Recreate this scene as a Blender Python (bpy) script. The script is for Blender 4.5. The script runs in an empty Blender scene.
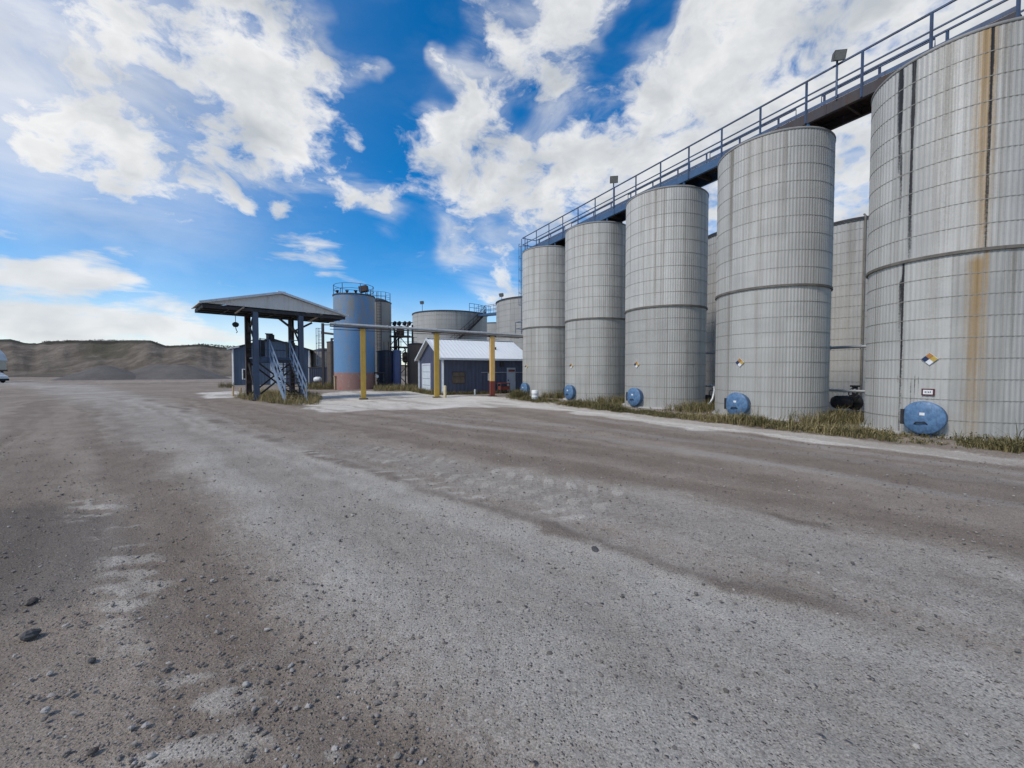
import bpy, math, random
import numpy as np
from mathutils import Vector

scene = bpy.context.scene
COL = scene.collection
R = math.radians
rnd = random.Random(7)

# ------------------------------------------------------------------ camera
CAM_H, FPX, PITCH = 1.7, 411.0, 0.0309
cam_d = bpy.data.cameras.new("camera")
cam = bpy.data.objects.new("camera", cam_d)
COL.objects.link(cam)
cam.location = (0, 0, CAM_H)
cam.rotation_euler = (math.pi / 2 - PITCH, 0, 0)
cam_d.sensor_width = 36.0
cam_d.lens = 36.0 * FPX / 1024
cam_d.clip_start = 0.05
cam_d.clip_end = 8000
scene.camera = cam

# ------------------------------------------------------------------ light, exposure
SUN_TO = Vector((-0.62, -0.42, 0.78)).normalized()
SUN_STRENGTH, SUN_ANGLE = 2.5, 10.0
SKY_STRENGTH = 0.1
sun_d = bpy.data.lights.new("sun", 'SUN')
sun_d.energy = SUN_STRENGTH
sun_d.angle = R(SUN_ANGLE)
sun_d.color = (1.0, 0.95, 0.87)
sun = bpy.data.objects.new("sun", sun_d)
sun.rotation_euler = SUN_TO.to_track_quat('Z', 'Y').to_euler()
COL.objects.link(sun)
vs = scene.view_settings
vs.view_transform = 'Standard'
vs.look = 'None'
vs.exposure = 0.12
vs.gamma = 1.0
vs.use_curve_mapping = False


def ray_dir(px, py):
    a, b = (px - 512) / FPX, (384 - py) / FPX
    c, s = math.cos(PITCH), math.sin(PITCH)
    return Vector((a, c + b * s, -s + b * c))


def G(px, py):
    """ground point (x, y) seen at that place of the photograph"""
    d = ray_dir(px, py)
    t = -CAM_H / d.z
    return (d.x * t, d.y * t)


# --- sky: Nishita sky with cumulus and thin cloud
world = bpy.data.worlds.new("World")
scene.world = world
world.use_nodes = True
wt = world.node_tree
wt.nodes.clear()


class NT:
    def __init__(self, tree):
        self.t = tree

    def n(self, typ, **kw):
        nd = self.t.nodes.new(typ)
        for k, v in kw.items():
            setattr(nd, k, v)
        return nd

    def link(self, a, b):
        self.t.links.new(a, b)

    def _in(self, sock, v):
        if hasattr(v, 'is_output') or isinstance(v, bpy.types.NodeSocket):
            self.link(v, sock)
        else:
            sock.default_value = v

    def math(self, op, a, b=None, c=None, clamp=False):
        nd = self.n('ShaderNodeMath', operation=op, use_clamp=clamp)
        self._in(nd.inputs[0], a)
        if b is not None: self._in(nd.inputs[1], b)
        if c is not None: self._in(nd.inputs[2], c)
        return nd.outputs[0]

    def vmath(self, op, a, b=None):
        nd = self.n('ShaderNodeVectorMath', operation=op)
        self._in(nd.inputs[0], a)
        if b is not None: self._in(nd.inputs[1], b)
        return nd.outputs['Value'] if op in ('DOT_PRODUCT', 'LENGTH') else nd.outputs[0]

    def noise(self, vec, scale, detail=4, rough=0.55, dist=0.0, lac=2.0):
        nd = self.n('ShaderNodeTexNoise')
        if vec is not None: self.link(vec, nd.inputs['Vector'])
        nd.inputs['Scale'].default_value = scale
        nd.inputs['Detail'].default_value = detail
        nd.inputs['Roughness'].default_value = rough
        nd.inputs['Distortion'].default_value = dist
        nd.inputs['Lacunarity'].default_value = lac
        return nd.outputs['Fac']

    def mapping(self, vec, scale=(1, 1, 1), loc=(0, 0, 0), rot=(0, 0, 0)):
        nd = self.n('ShaderNodeMapping')
        self.link(vec, nd.inputs['Vector'])
        nd.inputs['Scale'].default_value = scale
        nd.inputs['Location'].default_value = loc
        nd.inputs['Rotation'].default_value = rot
        return nd.outputs[0]

    def ramp(self, fac, lo, hi, a=0.0, b=1.0, smooth=True):
        nd = self.n('ShaderNodeMapRange')
        nd.interpolation_type = 'SMOOTHSTEP' if smooth else 'LINEAR'
        nd.clamp = True
        self._in(nd.inputs[0], fac)
        for i, v in zip((1, 2, 3, 4), (lo, hi, a, b)):
            self._in(nd.inputs[i], v)
        return nd.outputs[0]

    def mix(self, fac, a, b, mode='MIX'):
        nd = self.n('ShaderNodeMix', data_type='RGBA', blend_type=mode)
        self._in(nd.inputs[0], fac)
        for s, v in ((nd.inputs[6], a), (nd.inputs[7], b)):
            if isinstance(v, (tuple, list)):
                s.default_value = (v[0], v[1], v[2], 1.0)
            elif isinstance(v, (int, float)):
                s.default_value = (v, v, v, 1.0)
            else:
                self.link(v, s)
        return nd.outputs[2]


W = NT(wt)
sky = W.n('ShaderNodeTexSky', sky_type='NISHITA')
sky.sun_disc = False
sky.sun_elevation = math.asin(SUN_TO.z)
sky.sun_rotation = math.atan2(SUN_TO.x, SUN_TO.y)
sky.altitude = 1200
sky.air_density = 1.0
sky.dust_density = 0.6
sky.ozone_density = 2.0
hsv = W.n('ShaderNodeHueSaturation')
hsv.inputs['Hue'].default_value = 0.5
hsv.inputs['Saturation'].default_value = 1.5
hsv.inputs['Value'].default_value = 1.55
W.link(sky.outputs[0], hsv.inputs['Color'])
tc = W.n('ShaderNodeTexCoord')
D = tc.outputs['Generated']

# (px, py, radius_px, amount): where the clouds stand in this sky
BLOBS = [
    # big broken cloud in the upper left
    (20, 25, 110, .40), (120, 20, 100, .45), (205, 30, 70, .75), (285, 45, 70, .90), (255, 100, 55, .75),
    (300, 130, 35, .35), (335, 60, 30, .35), (45, 125, 40, .60), (100, 150, 45, .85), (160, 172, 42, .75), (215, 192, 26, .7),
    (275, 170, 45, .7), (318, 168, 28, .5), (240, 205, 16, .5),
    (376, 60, 18, 1.0), (352, 198, 18, .95), (385, 204, 20, 1.0), (276, 212, 11, 1.0), (312, 260, 18, .35),
    (60, 60, 150, .22), (120, 120, 120, .18), (60, 230, 80, .22), (150, 255, 60, .15),
    # broken cumulus, middle and right
    (433, 60, 17, 1.05), (490, 10, 32, .7), (520, 45, 36, .9), (570, 20, 46, .9), (470, 85, 30, .8), (505, 95, 24, .6), (565, 88, 26, .75), (450, 140, 40, .95),
    (420, 165, 26, .6), (500, 150, 42, .9), (470, 190, 32, .7), (540, 180, 45, .9), (470, 240, 26, .95), (500, 246, 16, .55),
    (590, 150, 38, .8), (630, 190, 60, .9), (560, 225, 45, .7), (500, 288, 22, 1.0), (640, 100, 40, .7), (690, 60, 60, .95), (760, 40, 90, 1.0),
    (700, 130, 60, .95), (850, 40, 120, 1.1), (980, 60, 140, 1.1), (780, 130, 80, .9), (700, 220, 60, .9), (860, 220, 70, .9), (1150, 100, 200, 1.0),
    # blue gaps
    (440, 100, 14, -.4), (485, 60, 10, -.35), (560, 135, 12, -.35), (490, 215, 18, -.35), (545, 215, 14, -.3), (655, 25, 22, -.75), (606, 75, 20, -.6), (530, 112, 17, -.5), (612, 30, 14, -.4), (852, 150, 15, -.75), (395, 30, 40, -.6), (400, 120, 26, -.4),
    (445, 30, 22, -.35), (620, 115, 14, -.4), (585, 120, 12, -.3), (655, 118, 10, -.3), (540, 140, 10, -.3),
]
Ds = W.mapping(D, scale=(1, 1, 1.6))
warp = W.n('ShaderNodeTexNoise')
W.link(Ds, warp.inputs['Vector'])
warp.inputs['Scale'].default_value = 5.5
warp.inputs['Detail'].default_value = 4
wv = W.vmath('SUBTRACT', warp.outputs['Color'], (0.5, 0.5, 0.5))


def scaled(v, k):
    nd = W.n('ShaderNodeVectorMath', operation='SCALE')
    W.link(v, nd.inputs[0])
    nd.inputs['Scale'].default_value = k
    return nd.outputs[0]


Db = W.vmath('NORMALIZE', W.vmath('ADD', D, scaled(wv, .16)))
Dw = W.vmath('ADD', Ds, scaled(wv, .12))
LOW_BLOBS = [(15, 268, 50, .9), (70, 270, 45, .9), (115, 277, 25, .6), (95, 238, 60, .45), (30, 240, 50, .4), (180, 292, 35, .5), (60, 300, 90, .65), (20, 318, 60, .5), (150, 312, 80, .5),
             (122, 322, 26, .85), (42, 316, 24, .7), (30, 330, 70, .55), (110, 335, 80, .6), (200, 330, 60, .6), (190, 352, 60, .7), (300, 355, 60, .5), (40, 350, 80, .6), (400, 322, 30, .6), (395, 345, 40, .6), (312, 260, 40, .85)]
cov = None
for (px, py, rp, amt) in BLOBS:
    d = ray_dir(px, py)
    rr = rp / FPX * (FPX / math.hypot(FPX, math.hypot(px - 512, py - 384))) ** 1.5
    d = d.normalized()
    dot = W.vmath('DOT_PRODUCT', Db, (d.x, d.y, d.z))
    e = W.math('MULTIPLY_ADD', dot, 2 / rr ** 2, -2 / rr ** 2)
    e = W.math('EXPONENT', e)
    cov = W.math('MULTIPLY', e, amt) if cov is None else W.math('MULTIPLY_ADD', e, amt, cov)
# away from the part of the sky in the photograph: broken cloud too
sepd = W.n('ShaderNodeSeparateXYZ')
W.link(D, sepd.inputs[0])
back = W.ramp(sepd.outputs['Y'], 0.45, 0.1, 0.0, 0.55)
cov = W.math('ADD', cov, back)
cov = W.math('MINIMUM', cov, 1.15)
n1 = W.noise(Dw, 10.0, 12, 0.60)
n2 = W.noise(Dw, 27.0, 8, 0.62)
nn = W.math('MULTIPLY_ADD', n2, 0.32, W.math('MULTIPLY', n1, 0.80))
dens = W.math('ADD', W.math('MULTIPLY', cov, 0.86), W.math('MULTIPLY_ADD', nn, 2.9, -1.98))
mask = W.ramp(dens, -0.02, 0.70)
# flat bands low in the sky: the same with everything squashed towards the horizon
Dl3 = W.vmath('NORMALIZE', W.vmath('MULTIPLY', Db, (1, 1, 3.4)))
cov2 = None
for (px, py, rp, amt) in LOW_BLOBS:
    d = ray_dir(px, py)
    rr = rp / FPX * (FPX / math.hypot(FPX, math.hypot(px - 512, py - 384))) ** 1.5
    d = Vector((d.x, d.y, d.z * 3.4)).normalized()
    e = W.math('EXPONENT', W.math('MULTIPLY_ADD', W.vmath('DOT_PRODUCT', Dl3, (d.x, d.y, d.z)), 2 / rr ** 2, -2 / rr ** 2))
    cov2 = W.math('MULTIPLY', e, amt) if cov2 is None else W.math('MULTIPLY_ADD', e, amt, cov2)
nl = W.noise(W.mapping(D, scale=(1, 1, 4.2)), 9.0, 10, 0.58, 0.3)
dens2 = W.math('ADD', W.math('MULTIPLY', cov2, 0.80), W.math('MULTIPLY_ADD', nl, 1.9, -1.22))
mask = W.math('MAXIMUM', mask, W.ramp(dens2, 0.0, 0.75, 0.0, 0.95))
# thin veil
veil_n = W.noise(W.mapping(D, scale=(1, 1, 3.2)), 3.2, 8, 0.6, 0.6)
veil = W.math('MULTIPLY', W.ramp(veil_n, 0.36, 0.75), W.ramp(cov, 0.08, 0.65, 0.06, 0.80))
lowhaze = W.ramp(sepd.outputs['Z'], 0.22, 0.02, 0.0, 0.55)
veil = W.math('MAXIMUM', veil, lowhaze)
dv = ray_dir(50, 70).normalized()
v2 = W.math('EXPONENT', W.math('MULTIPLY_ADD', W.vmath('DOT_PRODUCT', D, tuple(dv)), 2 / .27 ** 2, -2 / .27 ** 2))
veil = W.math('MAXIMUM', veil, W.math('MULTIPLY', v2, W.ramp(veil_n, 0.25, 0.7, .35, .85)))
mask = W.math('MAXIMUM', mask, veil, clamp=True)
# thick parts are greyer underneath: compare density with density a step towards the sun
sv = (SUN_TO.x * 0.045, SUN_TO.y * 0.045, SUN_TO.z * 0.1)
Dl = W.vmath('ADD', Dw, sv)
n1a = W.noise(Dw, 7.0, 4, 0.5)
n1b = W.noise(Dl, 7.0, 4, 0.5)
lit = W.math('SUBTRACT', n1a, n1b)
big = W.noise(W.mapping(D, scale=(1, 1, 2), loc=(3.1, 1.7, 0.4)), 3.3, 5, 0.55)
shade = W.math('ADD', W.math('MULTIPLY', lit, 1.7), W.math('MULTIPLY_ADD', big, 1.9, -0.56))
thick = W.ramp(dens, 0.25, 0.95)
shade = W.math('SUBTRACT', shade, W.math('MULTIPLY', thick, 0.40))
shade = W.math('ADD', shade, 0.40, clamp=True)
ccol = W.mix(shade, (4.7, 5.05, 5.45), (8.2, 8.25, 8.3))
out_col = W.mix(mask, hsv.outputs[0], ccol)
bg = W.n('ShaderNodeBackground')
bg.inputs['Strength'].default_value = SKY_STRENGTH
W.link(out_col, bg.inputs['Color'])
wo = W.n('ShaderNodeOutputWorld')
W.link(bg.outputs[0], wo.inputs['Surface'])
world.cycles.sampling_method = 'MANUAL'
world.cycles.sample_map_resolution = 512


# ------------------------------------------------------------------ numpy noise
def _hash2(ix, iy, seed):
    h = (ix.astype(np.int64) * 374761393 + iy.astype(np.int64) * 668265263 + seed * 1442695041) & 0x7fffffff
    h = ((h ^ (h >> 13)) * 1274126177) & 0x7fffffff
    h = h ^ (h >> 16)
    return (h & 0xffff) / 65535.0


def vnoise(x, y, seed=0):
    ix, iy = np.floor(x), np.floor(y)
    fx, fy = x - ix, y - iy
    fx = fx * fx * (3 - 2 * fx)
    fy = fy * fy * (3 - 2 * fy)
    a = _hash2(ix, iy, seed); b = _hash2(ix + 1, iy, seed)
    c = _hash2(ix, iy + 1, seed); d = _hash2(ix + 1, iy + 1, seed)
    return (a * (1 - fx) + b * fx) * (1 - fy) + (c * (1 - fx) + d * fx) * fy


def fbm(x, y, oct=4, seed=0, rough=0.5):
    s, a, t = 0.0, 1.0, 0.0
    for i in range(oct):
        s = s + a * vnoise(x * 2 ** i + 17.3 * i, y * 2 ** i - 9.1 * i, seed + i)
        t += a
        a *= rough
    return s / t


def sstep(e0, e1, x):
    t = np.clip((x - e0) / (e1 - e0), 0, 1)
    return t * t * (3 - 2 * t)


# ------------------------------------------------------------------ mesh helpers
class MB:
    """collects boxes, bars and tubes in world coordinates; build() links them as ONE mesh object"""

    def __init__(self):
        self.v, self.f, self.sm = [], [], []

    def add(self, verts, faces, smooth=False):
        o = len(self.v)
        self.v += [tuple(p) for p in verts]
        self.f += [tuple(i + o for i in f) for f in faces]
        self.sm += [smooth] * len(faces)
        return self

    def box(self, c, ux, uy, uz):
        """centre and three half-extent vectors"""
        c, ux, uy, uz = Vector(c), Vector(ux), Vector(uy), Vector(uz)
        p = [c + a * ux + b * uy + d * uz for d in (-1, 1) for b in (-1, 1) for a in (-1, 1)]
        return self.add(p, [(0, 2, 3, 1), (4, 5, 7, 6), (0, 1, 5, 4), (2, 6, 7, 3), (0, 4, 6, 2), (1, 3, 7, 5)])

    def obox(self, x0, x1, y0, y1, z0, z1):
        return self.box(((x0 + x1) / 2, (y0 + y1) / 2, (z0 + z1) / 2), ((x1 - x0) / 2, 0, 0), (0, (y1 - y0) / 2, 0), (0, 0, (z1 - z0) / 2))

    def bar(self, a, b, w, h=None, up=(0, 0, 1)):
        """rectangular bar from a to b; w sideways, h along 'up'"""
        h = w if h is None else h
        a, b = Vector(a), Vector(b)
        d = (b - a)
        t = d.normalized()
        u = Vector(up)
        if abs(t.dot(u)) > 0.98:
            u = Vector((0, 1, 0)) if abs(t.y) < 0.9 else Vector((1, 0, 0))
        s = t.cross(u).normalized()
        n = s.cross(t).normalized()
        return self.box((a + b) / 2, d / 2, s * w / 2, n * h / 2)

    def tube(self, pts, r, n=10, caps=True):
        pts = [Vector(p) for p in pts]
        rs = r if isinstance(r, (list, tuple)) else [r] * len(pts)
        rings = []
        prev = None
        for i, p in enumerate(pts):
            t = (pts[min(i + 1, len(pts) - 1)] - pts[max(i - 1, 0)]).normalized()
            if prev is None:
                u = Vector((0, 0, 1)) if abs(t.z) < 0.9 else Vector((1, 0, 0))
                s = t.cross(u).normalized()
            else:
                s = (prev - t * prev.dot(t)).normalized()
            prev = s
            k = t.cross(s)
            rings.append([p + (s * math.cos(q) + k * math.sin(q)) * rs[i] for q in [2 * math.pi * j / n for j in range(n)]])
        vs_ = [q for ring in rings for q in ring]
        fs = []
        for i in range(len(pts) - 1):
            for j in range(n):
                fs.append((i * n + j, i * n + (j + 1) % n, (i + 1) * n + (j + 1) % n, (i + 1) * n + j))
        self.add(vs_, fs, True)
        if caps:
            self.add(rings[0], [tuple(range(n))[::-1]])
            self.add(rings[-1], [tuple(range(n))])
        return self

    def lathe(self, c, prof, n=48, axis=(0, 0, 1), cap0=False, cap1=False, smooth=True):
        """profile [(radius, height along axis)] about axis through c"""
        c, ax = Vector(c), Vector(axis).normalized()
        u = Vector((1, 0, 0)) if abs(ax.x) < 0.9 else Vector((0, 1, 0))
        s = ax.cross(u).normalized()
        k = ax.cross(s)
        rings = [[c + ax * h + (s * math.cos(2 * math.pi * j / n) + k * math.sin(2 * math.pi * j / n)) * r for j in range(n)] for r, h in prof]
        vs_ = [q for ring in rings for q in ring]
        fs = []
        for i in range(len(prof) - 1):
            for j in range(n):
                fs.append((i * n + j, i * n + (j + 1) % n, (i + 1) * n + (j + 1) % n, (i + 1) * n + j))
        self.add(vs_, fs, smooth)
        if cap0: self.add(rings[0], [tuple(range(n))[::-1]])
        if cap1: self.add(rings[-1], [tuple(range(n))])
        return self

    def ring(self, c, r, z, w, h, n=64, a0=0, a1=2 * math.pi):
        """square section hoop"""
        full = abs(a1 - a0 - 2 * math.pi) < 1e-6
        pts = []
        m = n if full else n + 1
        for j in range(m):
            a = a0 + (a1 - a0) * j / n
            for rr, zz in ((r, z), (r + w, z), (r + w, z + h), (r, z + h)):
                pts.append((c[0] + rr * math.cos(a), c[1] + rr * math.sin(a), zz))
        fs = []
        for j in range(n):
            k = (j + 1) % m
            for q in range(4):
                fs.append((j * 4 + q, k * 4 + q, k * 4 + (q + 1) % 4, j * 4 + (q + 1) % 4))
        return self.add(pts, fs)

    def poly(self, outline, thick):
        """flat polygon (3D points) extruded by vector"""
        o = [Vector(p) for p in outline]
        t = Vector(thick)
        n = len(o)
        v = o + [p + t for p in o]
        f = [tuple(range(n))[::-1], tuple(range(n, 2 * n))] + [(i, (i + 1) % n, n + (i + 1) % n, n + i) for i in range(n)]
        return self.add(v, f)

    def build(self, name, mat, parent=None, bevel=0.0, loc=None):
        me = bpy.data.meshes.new(name)
        base = Vector(loc) if loc is not None else Vector((0, 0, 0))
        p = parent
        off = Vector((0, 0, 0))
        while p is not None:
            off += p.location
            p = p.parent
        off += base
        me.from_pydata([(x - off.x, y - off.y, z - off.z) for x, y, z in self.v], [], self.f)
        me.polygons.foreach_set("use_smooth", self.sm)
        me.materials.append(mat)
        me.update()
        o = bpy.data.objects.new(name, me)
        o.location = base
        COL.objects.link(o)
        if parent is not None: o.parent = parent
        fix_normals(me)
        if bevel:
            b = o.modifiers.new("bevel", 'BEVEL')
            b.width = bevel
            b.segments = 2
            b.limit_method = 'ANGLE'
        return o


def fix_normals(me):
    import bmesh
    bm = bmesh.new()
    bm.from_mesh(me)
    bmesh.ops.recalc_face_normals(bm, faces=bm.faces)
    bm.to_mesh(me)
    bm.free()


def thing(name, label, cat, loc=(0, 0, 0), group=None):
    o = bpy.data.objects.new(name, None)
    o.empty_display_size = 0.3
    COL.objects.link(o)
    o.location = loc
    return tag(o, label, cat, group)


def tag(o, label=None, cat=None, group=None, kind=None):
    if label: o['label'] = label
    if cat: o['category'] = cat
    if group: o['group'] = group
    if kind: o['kind'] = kind
    return o


# ------------------------------------------------------------------ materials
def new_mat(name):
    m = bpy.data.materials.new(name)
    m.use_nodes = True
    t = NT(m.node_tree)
    b = m.node_tree.nodes['Principled BSDF']
    return m, t, b


def weathered(name, c1, c2=None, dirt=None, dirt_amt=0.5, rough=0.6, metal=0.0, scale=3.0, streak=True, bump=0.02, rib=None, spec=0.4):
    """painted or bare surface: two tones in patches, dirt running down, fine bump; rib = (axis vector, pitch m)"""
    m, t, b = new_mat(name)
    c2 = c2 or tuple(x * 0.78 for x in c1)
    dirt = dirt or tuple(x * 0.45 for x in c1)
    tcn = t.n('ShaderNodeTexCoord').outputs['Object']
    patch = t.noise(tcn, scale, 6, 0.6)
    col = t.mix(t.ramp(patch, 0.35, 0.68), c1, c2)
    sv_ = t.mapping(tcn, scale=(scale * 2.2, scale * 2.2, scale * 0.12)) if streak else t.mapping(tcn, scale=(scale,) * 3, loc=(5, 2, 8))
    st = t.noise(sv_, 1.6, 5, 0.65)
    col = t.mix(t.math('MULTIPLY', t.ramp(st, 0.5, 0.78), dirt_amt), col, dirt)
    fine = t.noise(tcn, 38.0, 3, 0.6)
    col = t.mix(0.22, col, t.mix(fine, tuple(x * 0.6 for x in c1), tuple(min(1, x * 1.3) for x in c1)))
    t.link(col, b.inputs['Base Color'])
    t._in(b.inputs['Roughness'], t.ramp(st, 0.3, 0.8, rough - 0.1, min(1, rough + 0.15)))
    b.inputs['Metallic'].default_value = metal
    b.inputs['Specular IOR Level'].default_value = spec
    h = t.math('MULTIPLY', patch, 0.5)
    if rib:
        ax, pitch = rib
        q = t.math('MULTIPLY', t.vmath('DOT_PRODUCT', tcn, ax), 2 * math.pi / pitch)
        w = t.math('SINE', q)
        w = t.ramp(w, -0.2, 0.7)
        h = t.math('MULTIPLY_ADD', w, 1.0, h)
    bp = t.n('ShaderNodeBump')
    bp.inputs['Strength'].default_value = 0.6 if rib else 0.35
    bp.inputs['Distance'].default_value = 0.025 if rib else bump
    t.link(h, bp.inputs['Height'])
    t.link(bp.outputs[0], b.inputs['Normal'])
    return m


# ------------------------------------------------------------------ ground
def seg_dist(X, Y, pts):
    best = np.full(X.shape, 1e9)
    for (ax, ay), (bx, by) in zip(pts[:-1], pts[1:]):
        dx, dy = bx - ax, by - ay
        t = np.clip(((X - ax) * dx + (Y - ay) * dy) / (dx * dx + dy * dy + 1e-9), 0, 1)
        best = np.minimum(best, np.hypot(X - ax - t * dx, Y - ay - t * dy))
    return best


def in_poly(X, Y, pts):
    ins = np.zeros(X.shape, bool)
    n = len(pts)
    for i in range(n):
        (x0, y0), (x1, y1) = pts[i], pts[(i + 1) % n]
        c = ((y0 > Y) != (y1 > Y)) & (X < (x1 - x0) * (Y - y0) / (y1 - y0 + 1e-12) + x0)
        ins ^= c
    return ins


def poly_mask(X, Y, pts, soft):
    d = seg_dist(X, Y, pts + [pts[0]])
    s = np.where(in_poly(X, Y, pts), d, -d)
    return sstep(-soft, soft, s)


def PX(lst):
    return [G(*p) for p in lst]


# worn marks on the yard, in metres on the ground
ROAD_L = PX([(-60, 382), (30, 386), (95, 408), (165, 455), (245, 520), (330, 590), (440, 680), (545, 768)]) + [(0.35, 1.2), (0.9, 0.4)]
ROAD_R = [(9, 0.3), (7.2, 1.6)] + PX([(1330, 770), (1024, 664), (830, 607), (700, 572), (560, 532), (420, 488), (330, 456), (230, 424), (150, 397), (90, 385), (-30, 380.5)])
ROAD = ROAD_L + ROAD_R
RIDGE = PX([(150, 399), (230, 426), (330, 458), (420, 490), (560, 533), (700, 573), (830, 607), (960, 648), (1200, 735)])
BAND2 = PX([(300, 428), (420, 452), (520, 470), (640, 490), (800, 520), (1024, 560), (1300, 610), (1300, 745), (1024, 650), (830, 596), (700, 562), (560, 520), (430, 480), (340, 452)])
LINE2 = PX([(640, 495), (760, 512), (850, 530), (940, 547), (1024, 563), (1200, 600)])
TREAD = PX([(330, 446), (430, 470), (520, 490), (620, 508)])
PALE = PX([(95, 500), (120, 545), (150, 590), (165, 640), (185, 690), (205, 740)])
DARK = PX([(-80, 520), (40, 500), (110, 520), (135, 560), (95, 600), (-20, 625), (-160, 640)])
DARK2 = PX([(120, 520), (180, 540), (215, 600), (160, 640), (90, 640)])
PAD = PX([(196, 392.5), (232, 391), (312, 394), (345, 391), (412, 391.5), (520, 398), (560, 404), (640, 414), (760, 427), (870, 440), (1024, 455), (1250, 478),
          (1250, 486), (1024, 463), (880, 448), (760, 436), (640, 421), (560, 411), (500, 407), (420, 409), (360, 411), (318, 412), (306, 405), (240, 397), (205, 398)])
STRIPES = [PX([(400, 414), (560, 424), (760, 448), (1024, 482), (1200, 505)]), PX([(420, 420), (600, 438), (800, 468), (1024, 503)]),
           PX([(560, 416), (700, 431), (860, 452), (1024, 473)])]


NX, NY = math.cos(.512), math.sin(.512)


def ground_fields(X, Y):
    r = np.hypot(X, Y)
    w = 0.05 + 0.035 * r
    wx = X + (fbm(X * 0.6, Y * 0.6, 4, 3) - .5) * .9 * np.minimum(1, .25 + r * .05) + (fbm(X * 4, Y * 4, 3, 5) - .5) * .25
    wy = Y + (fbm(X * 0.6, Y * 0.6, 4, 13) - .5) * .9 * np.minimum(1, .25 + r * .05) + (fbm(X * 4, Y * 4, 3, 15) - .5) * .25
    road = poly_mask(wx, wy, ROAD, .75 + .02 * r)
    band2 = poly_mask(wx, wy, BAND2, .7)
    ridge = np.exp(-(seg_dist(wx, wy, RIDGE) / (0.10 + .010 * r)) ** 2) * (.55 + .6 * sstep(.42, .62, fbm(X * .8, Y * .8, 3, 33))) * (.6 + .4 * sstep(-3.0, 0, X)) * sstep(3.2, 1.5, X)
    line2 = np.exp(-(seg_dist(wx, wy, LINE2) / .16) ** 2) * sstep(.36, .60, fbm(X * .9, Y * .9, 3, 35))
    dt = seg_dist(X, Y, TREAD)
    tr = sstep(.95, .55, dt)
    tx, ty = TREAD[-1][0] - TREAD[0][0], TREAD[-1][1] - TREAD[0][1]
    tl = math.hypot(tx, ty)
    along = (X * tx + Y * ty) / tl
    blocks = .5 + .5 * np.sin((along + .55 * np.abs(dt - .3)) * 2 * np.pi / .36 + 2.2 * fbm(X * 1.2, Y * 1.2, 3, 31))
    tread = tr * sstep(-.3, .3, along - (TREAD[0][0] * tx + TREAD[0][1] * ty) / tl) * sstep(.3, -.3, along - (TREAD[-1][0] * tx + TREAD[-1][1] * ty) / tl) * sstep(.35, .75, blocks) * sstep(.30, .58, fbm(X * 1.1, Y * 1.1, 3, 41)) * (.45 + .55 * sstep(.1, .3, np.abs(dt - .35)))
    pale_d = np.exp(-(seg_dist(X, Y, PALE) / .30) ** 2)
    bars = .5 + .5 * np.sin((Y * .97 - X * .25) * 2 * np.pi / .30 + 5 * fbm(X * 2, Y * 2, 3, 51))
    pale = pale_d * sstep(.50, .85, bars * .34 + fbm(X * 3.6, Y * 6, 4, 53) * 1.0) * sstep(.3, .55, fbm(X * .9 + 3, Y * .9, 2, 57))
    stray = sstep(.69, .78, fbm(X * 2.6, Y * 3.4, 4, 59)) * (1 - road) * sstep(6, 2.5, r) * .8
    pale = np.maximum(pale, stray)
    dark = np.maximum(poly_mask(wx, wy, DARK, .5), .45 * poly_mask(wx, wy, DARK2, .5))
    pad = poly_mask(X + (fbm(X * .8, Y * .8, 4, 61) - .5) * 1.5, Y + (fbm(X * .8, Y * .8, 4, 63) - .5) * 1.5, PAD, .45) * (.55 + .45 * sstep(.3, .6, fbm((X * NX + Y * NY) * 1.3, (Y * NX - X * NY) * .25, 4, 65)))
    st = sum(np.exp(-(seg_dist(wx, wy, s) / .35) ** 2) for s in STRIPES)
    # wheel lines inside the road: lengthwise streaks
    dr = seg_dist(wx, wy, RIDGE)
    nn_, aa_ = X * NX + Y * NY, Y * NX - X * NY
    lane = fbm(dr * 1.5, r * .05, 3, 71) * .6 + fbm(dr * 5.5, r * .12, 2, 72) * .4
    far = fbm(nn_ * 1.4, aa_ * .035, 3, 73) * .55 + fbm(nn_ * 5.0, aa_ * .09, 3, 74) * .45
    k_ = sstep(-.8, 1.8, nn_ - 6.6)
    wheel = lane * (1 - k_) + far * k_
    return dict(road=road, band2=band2, ridge=ridge, line2=line2, tread=tread, pale=pale, dark=dark, pad=pad, stripes=st, wheel=wheel, r=r)


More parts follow.
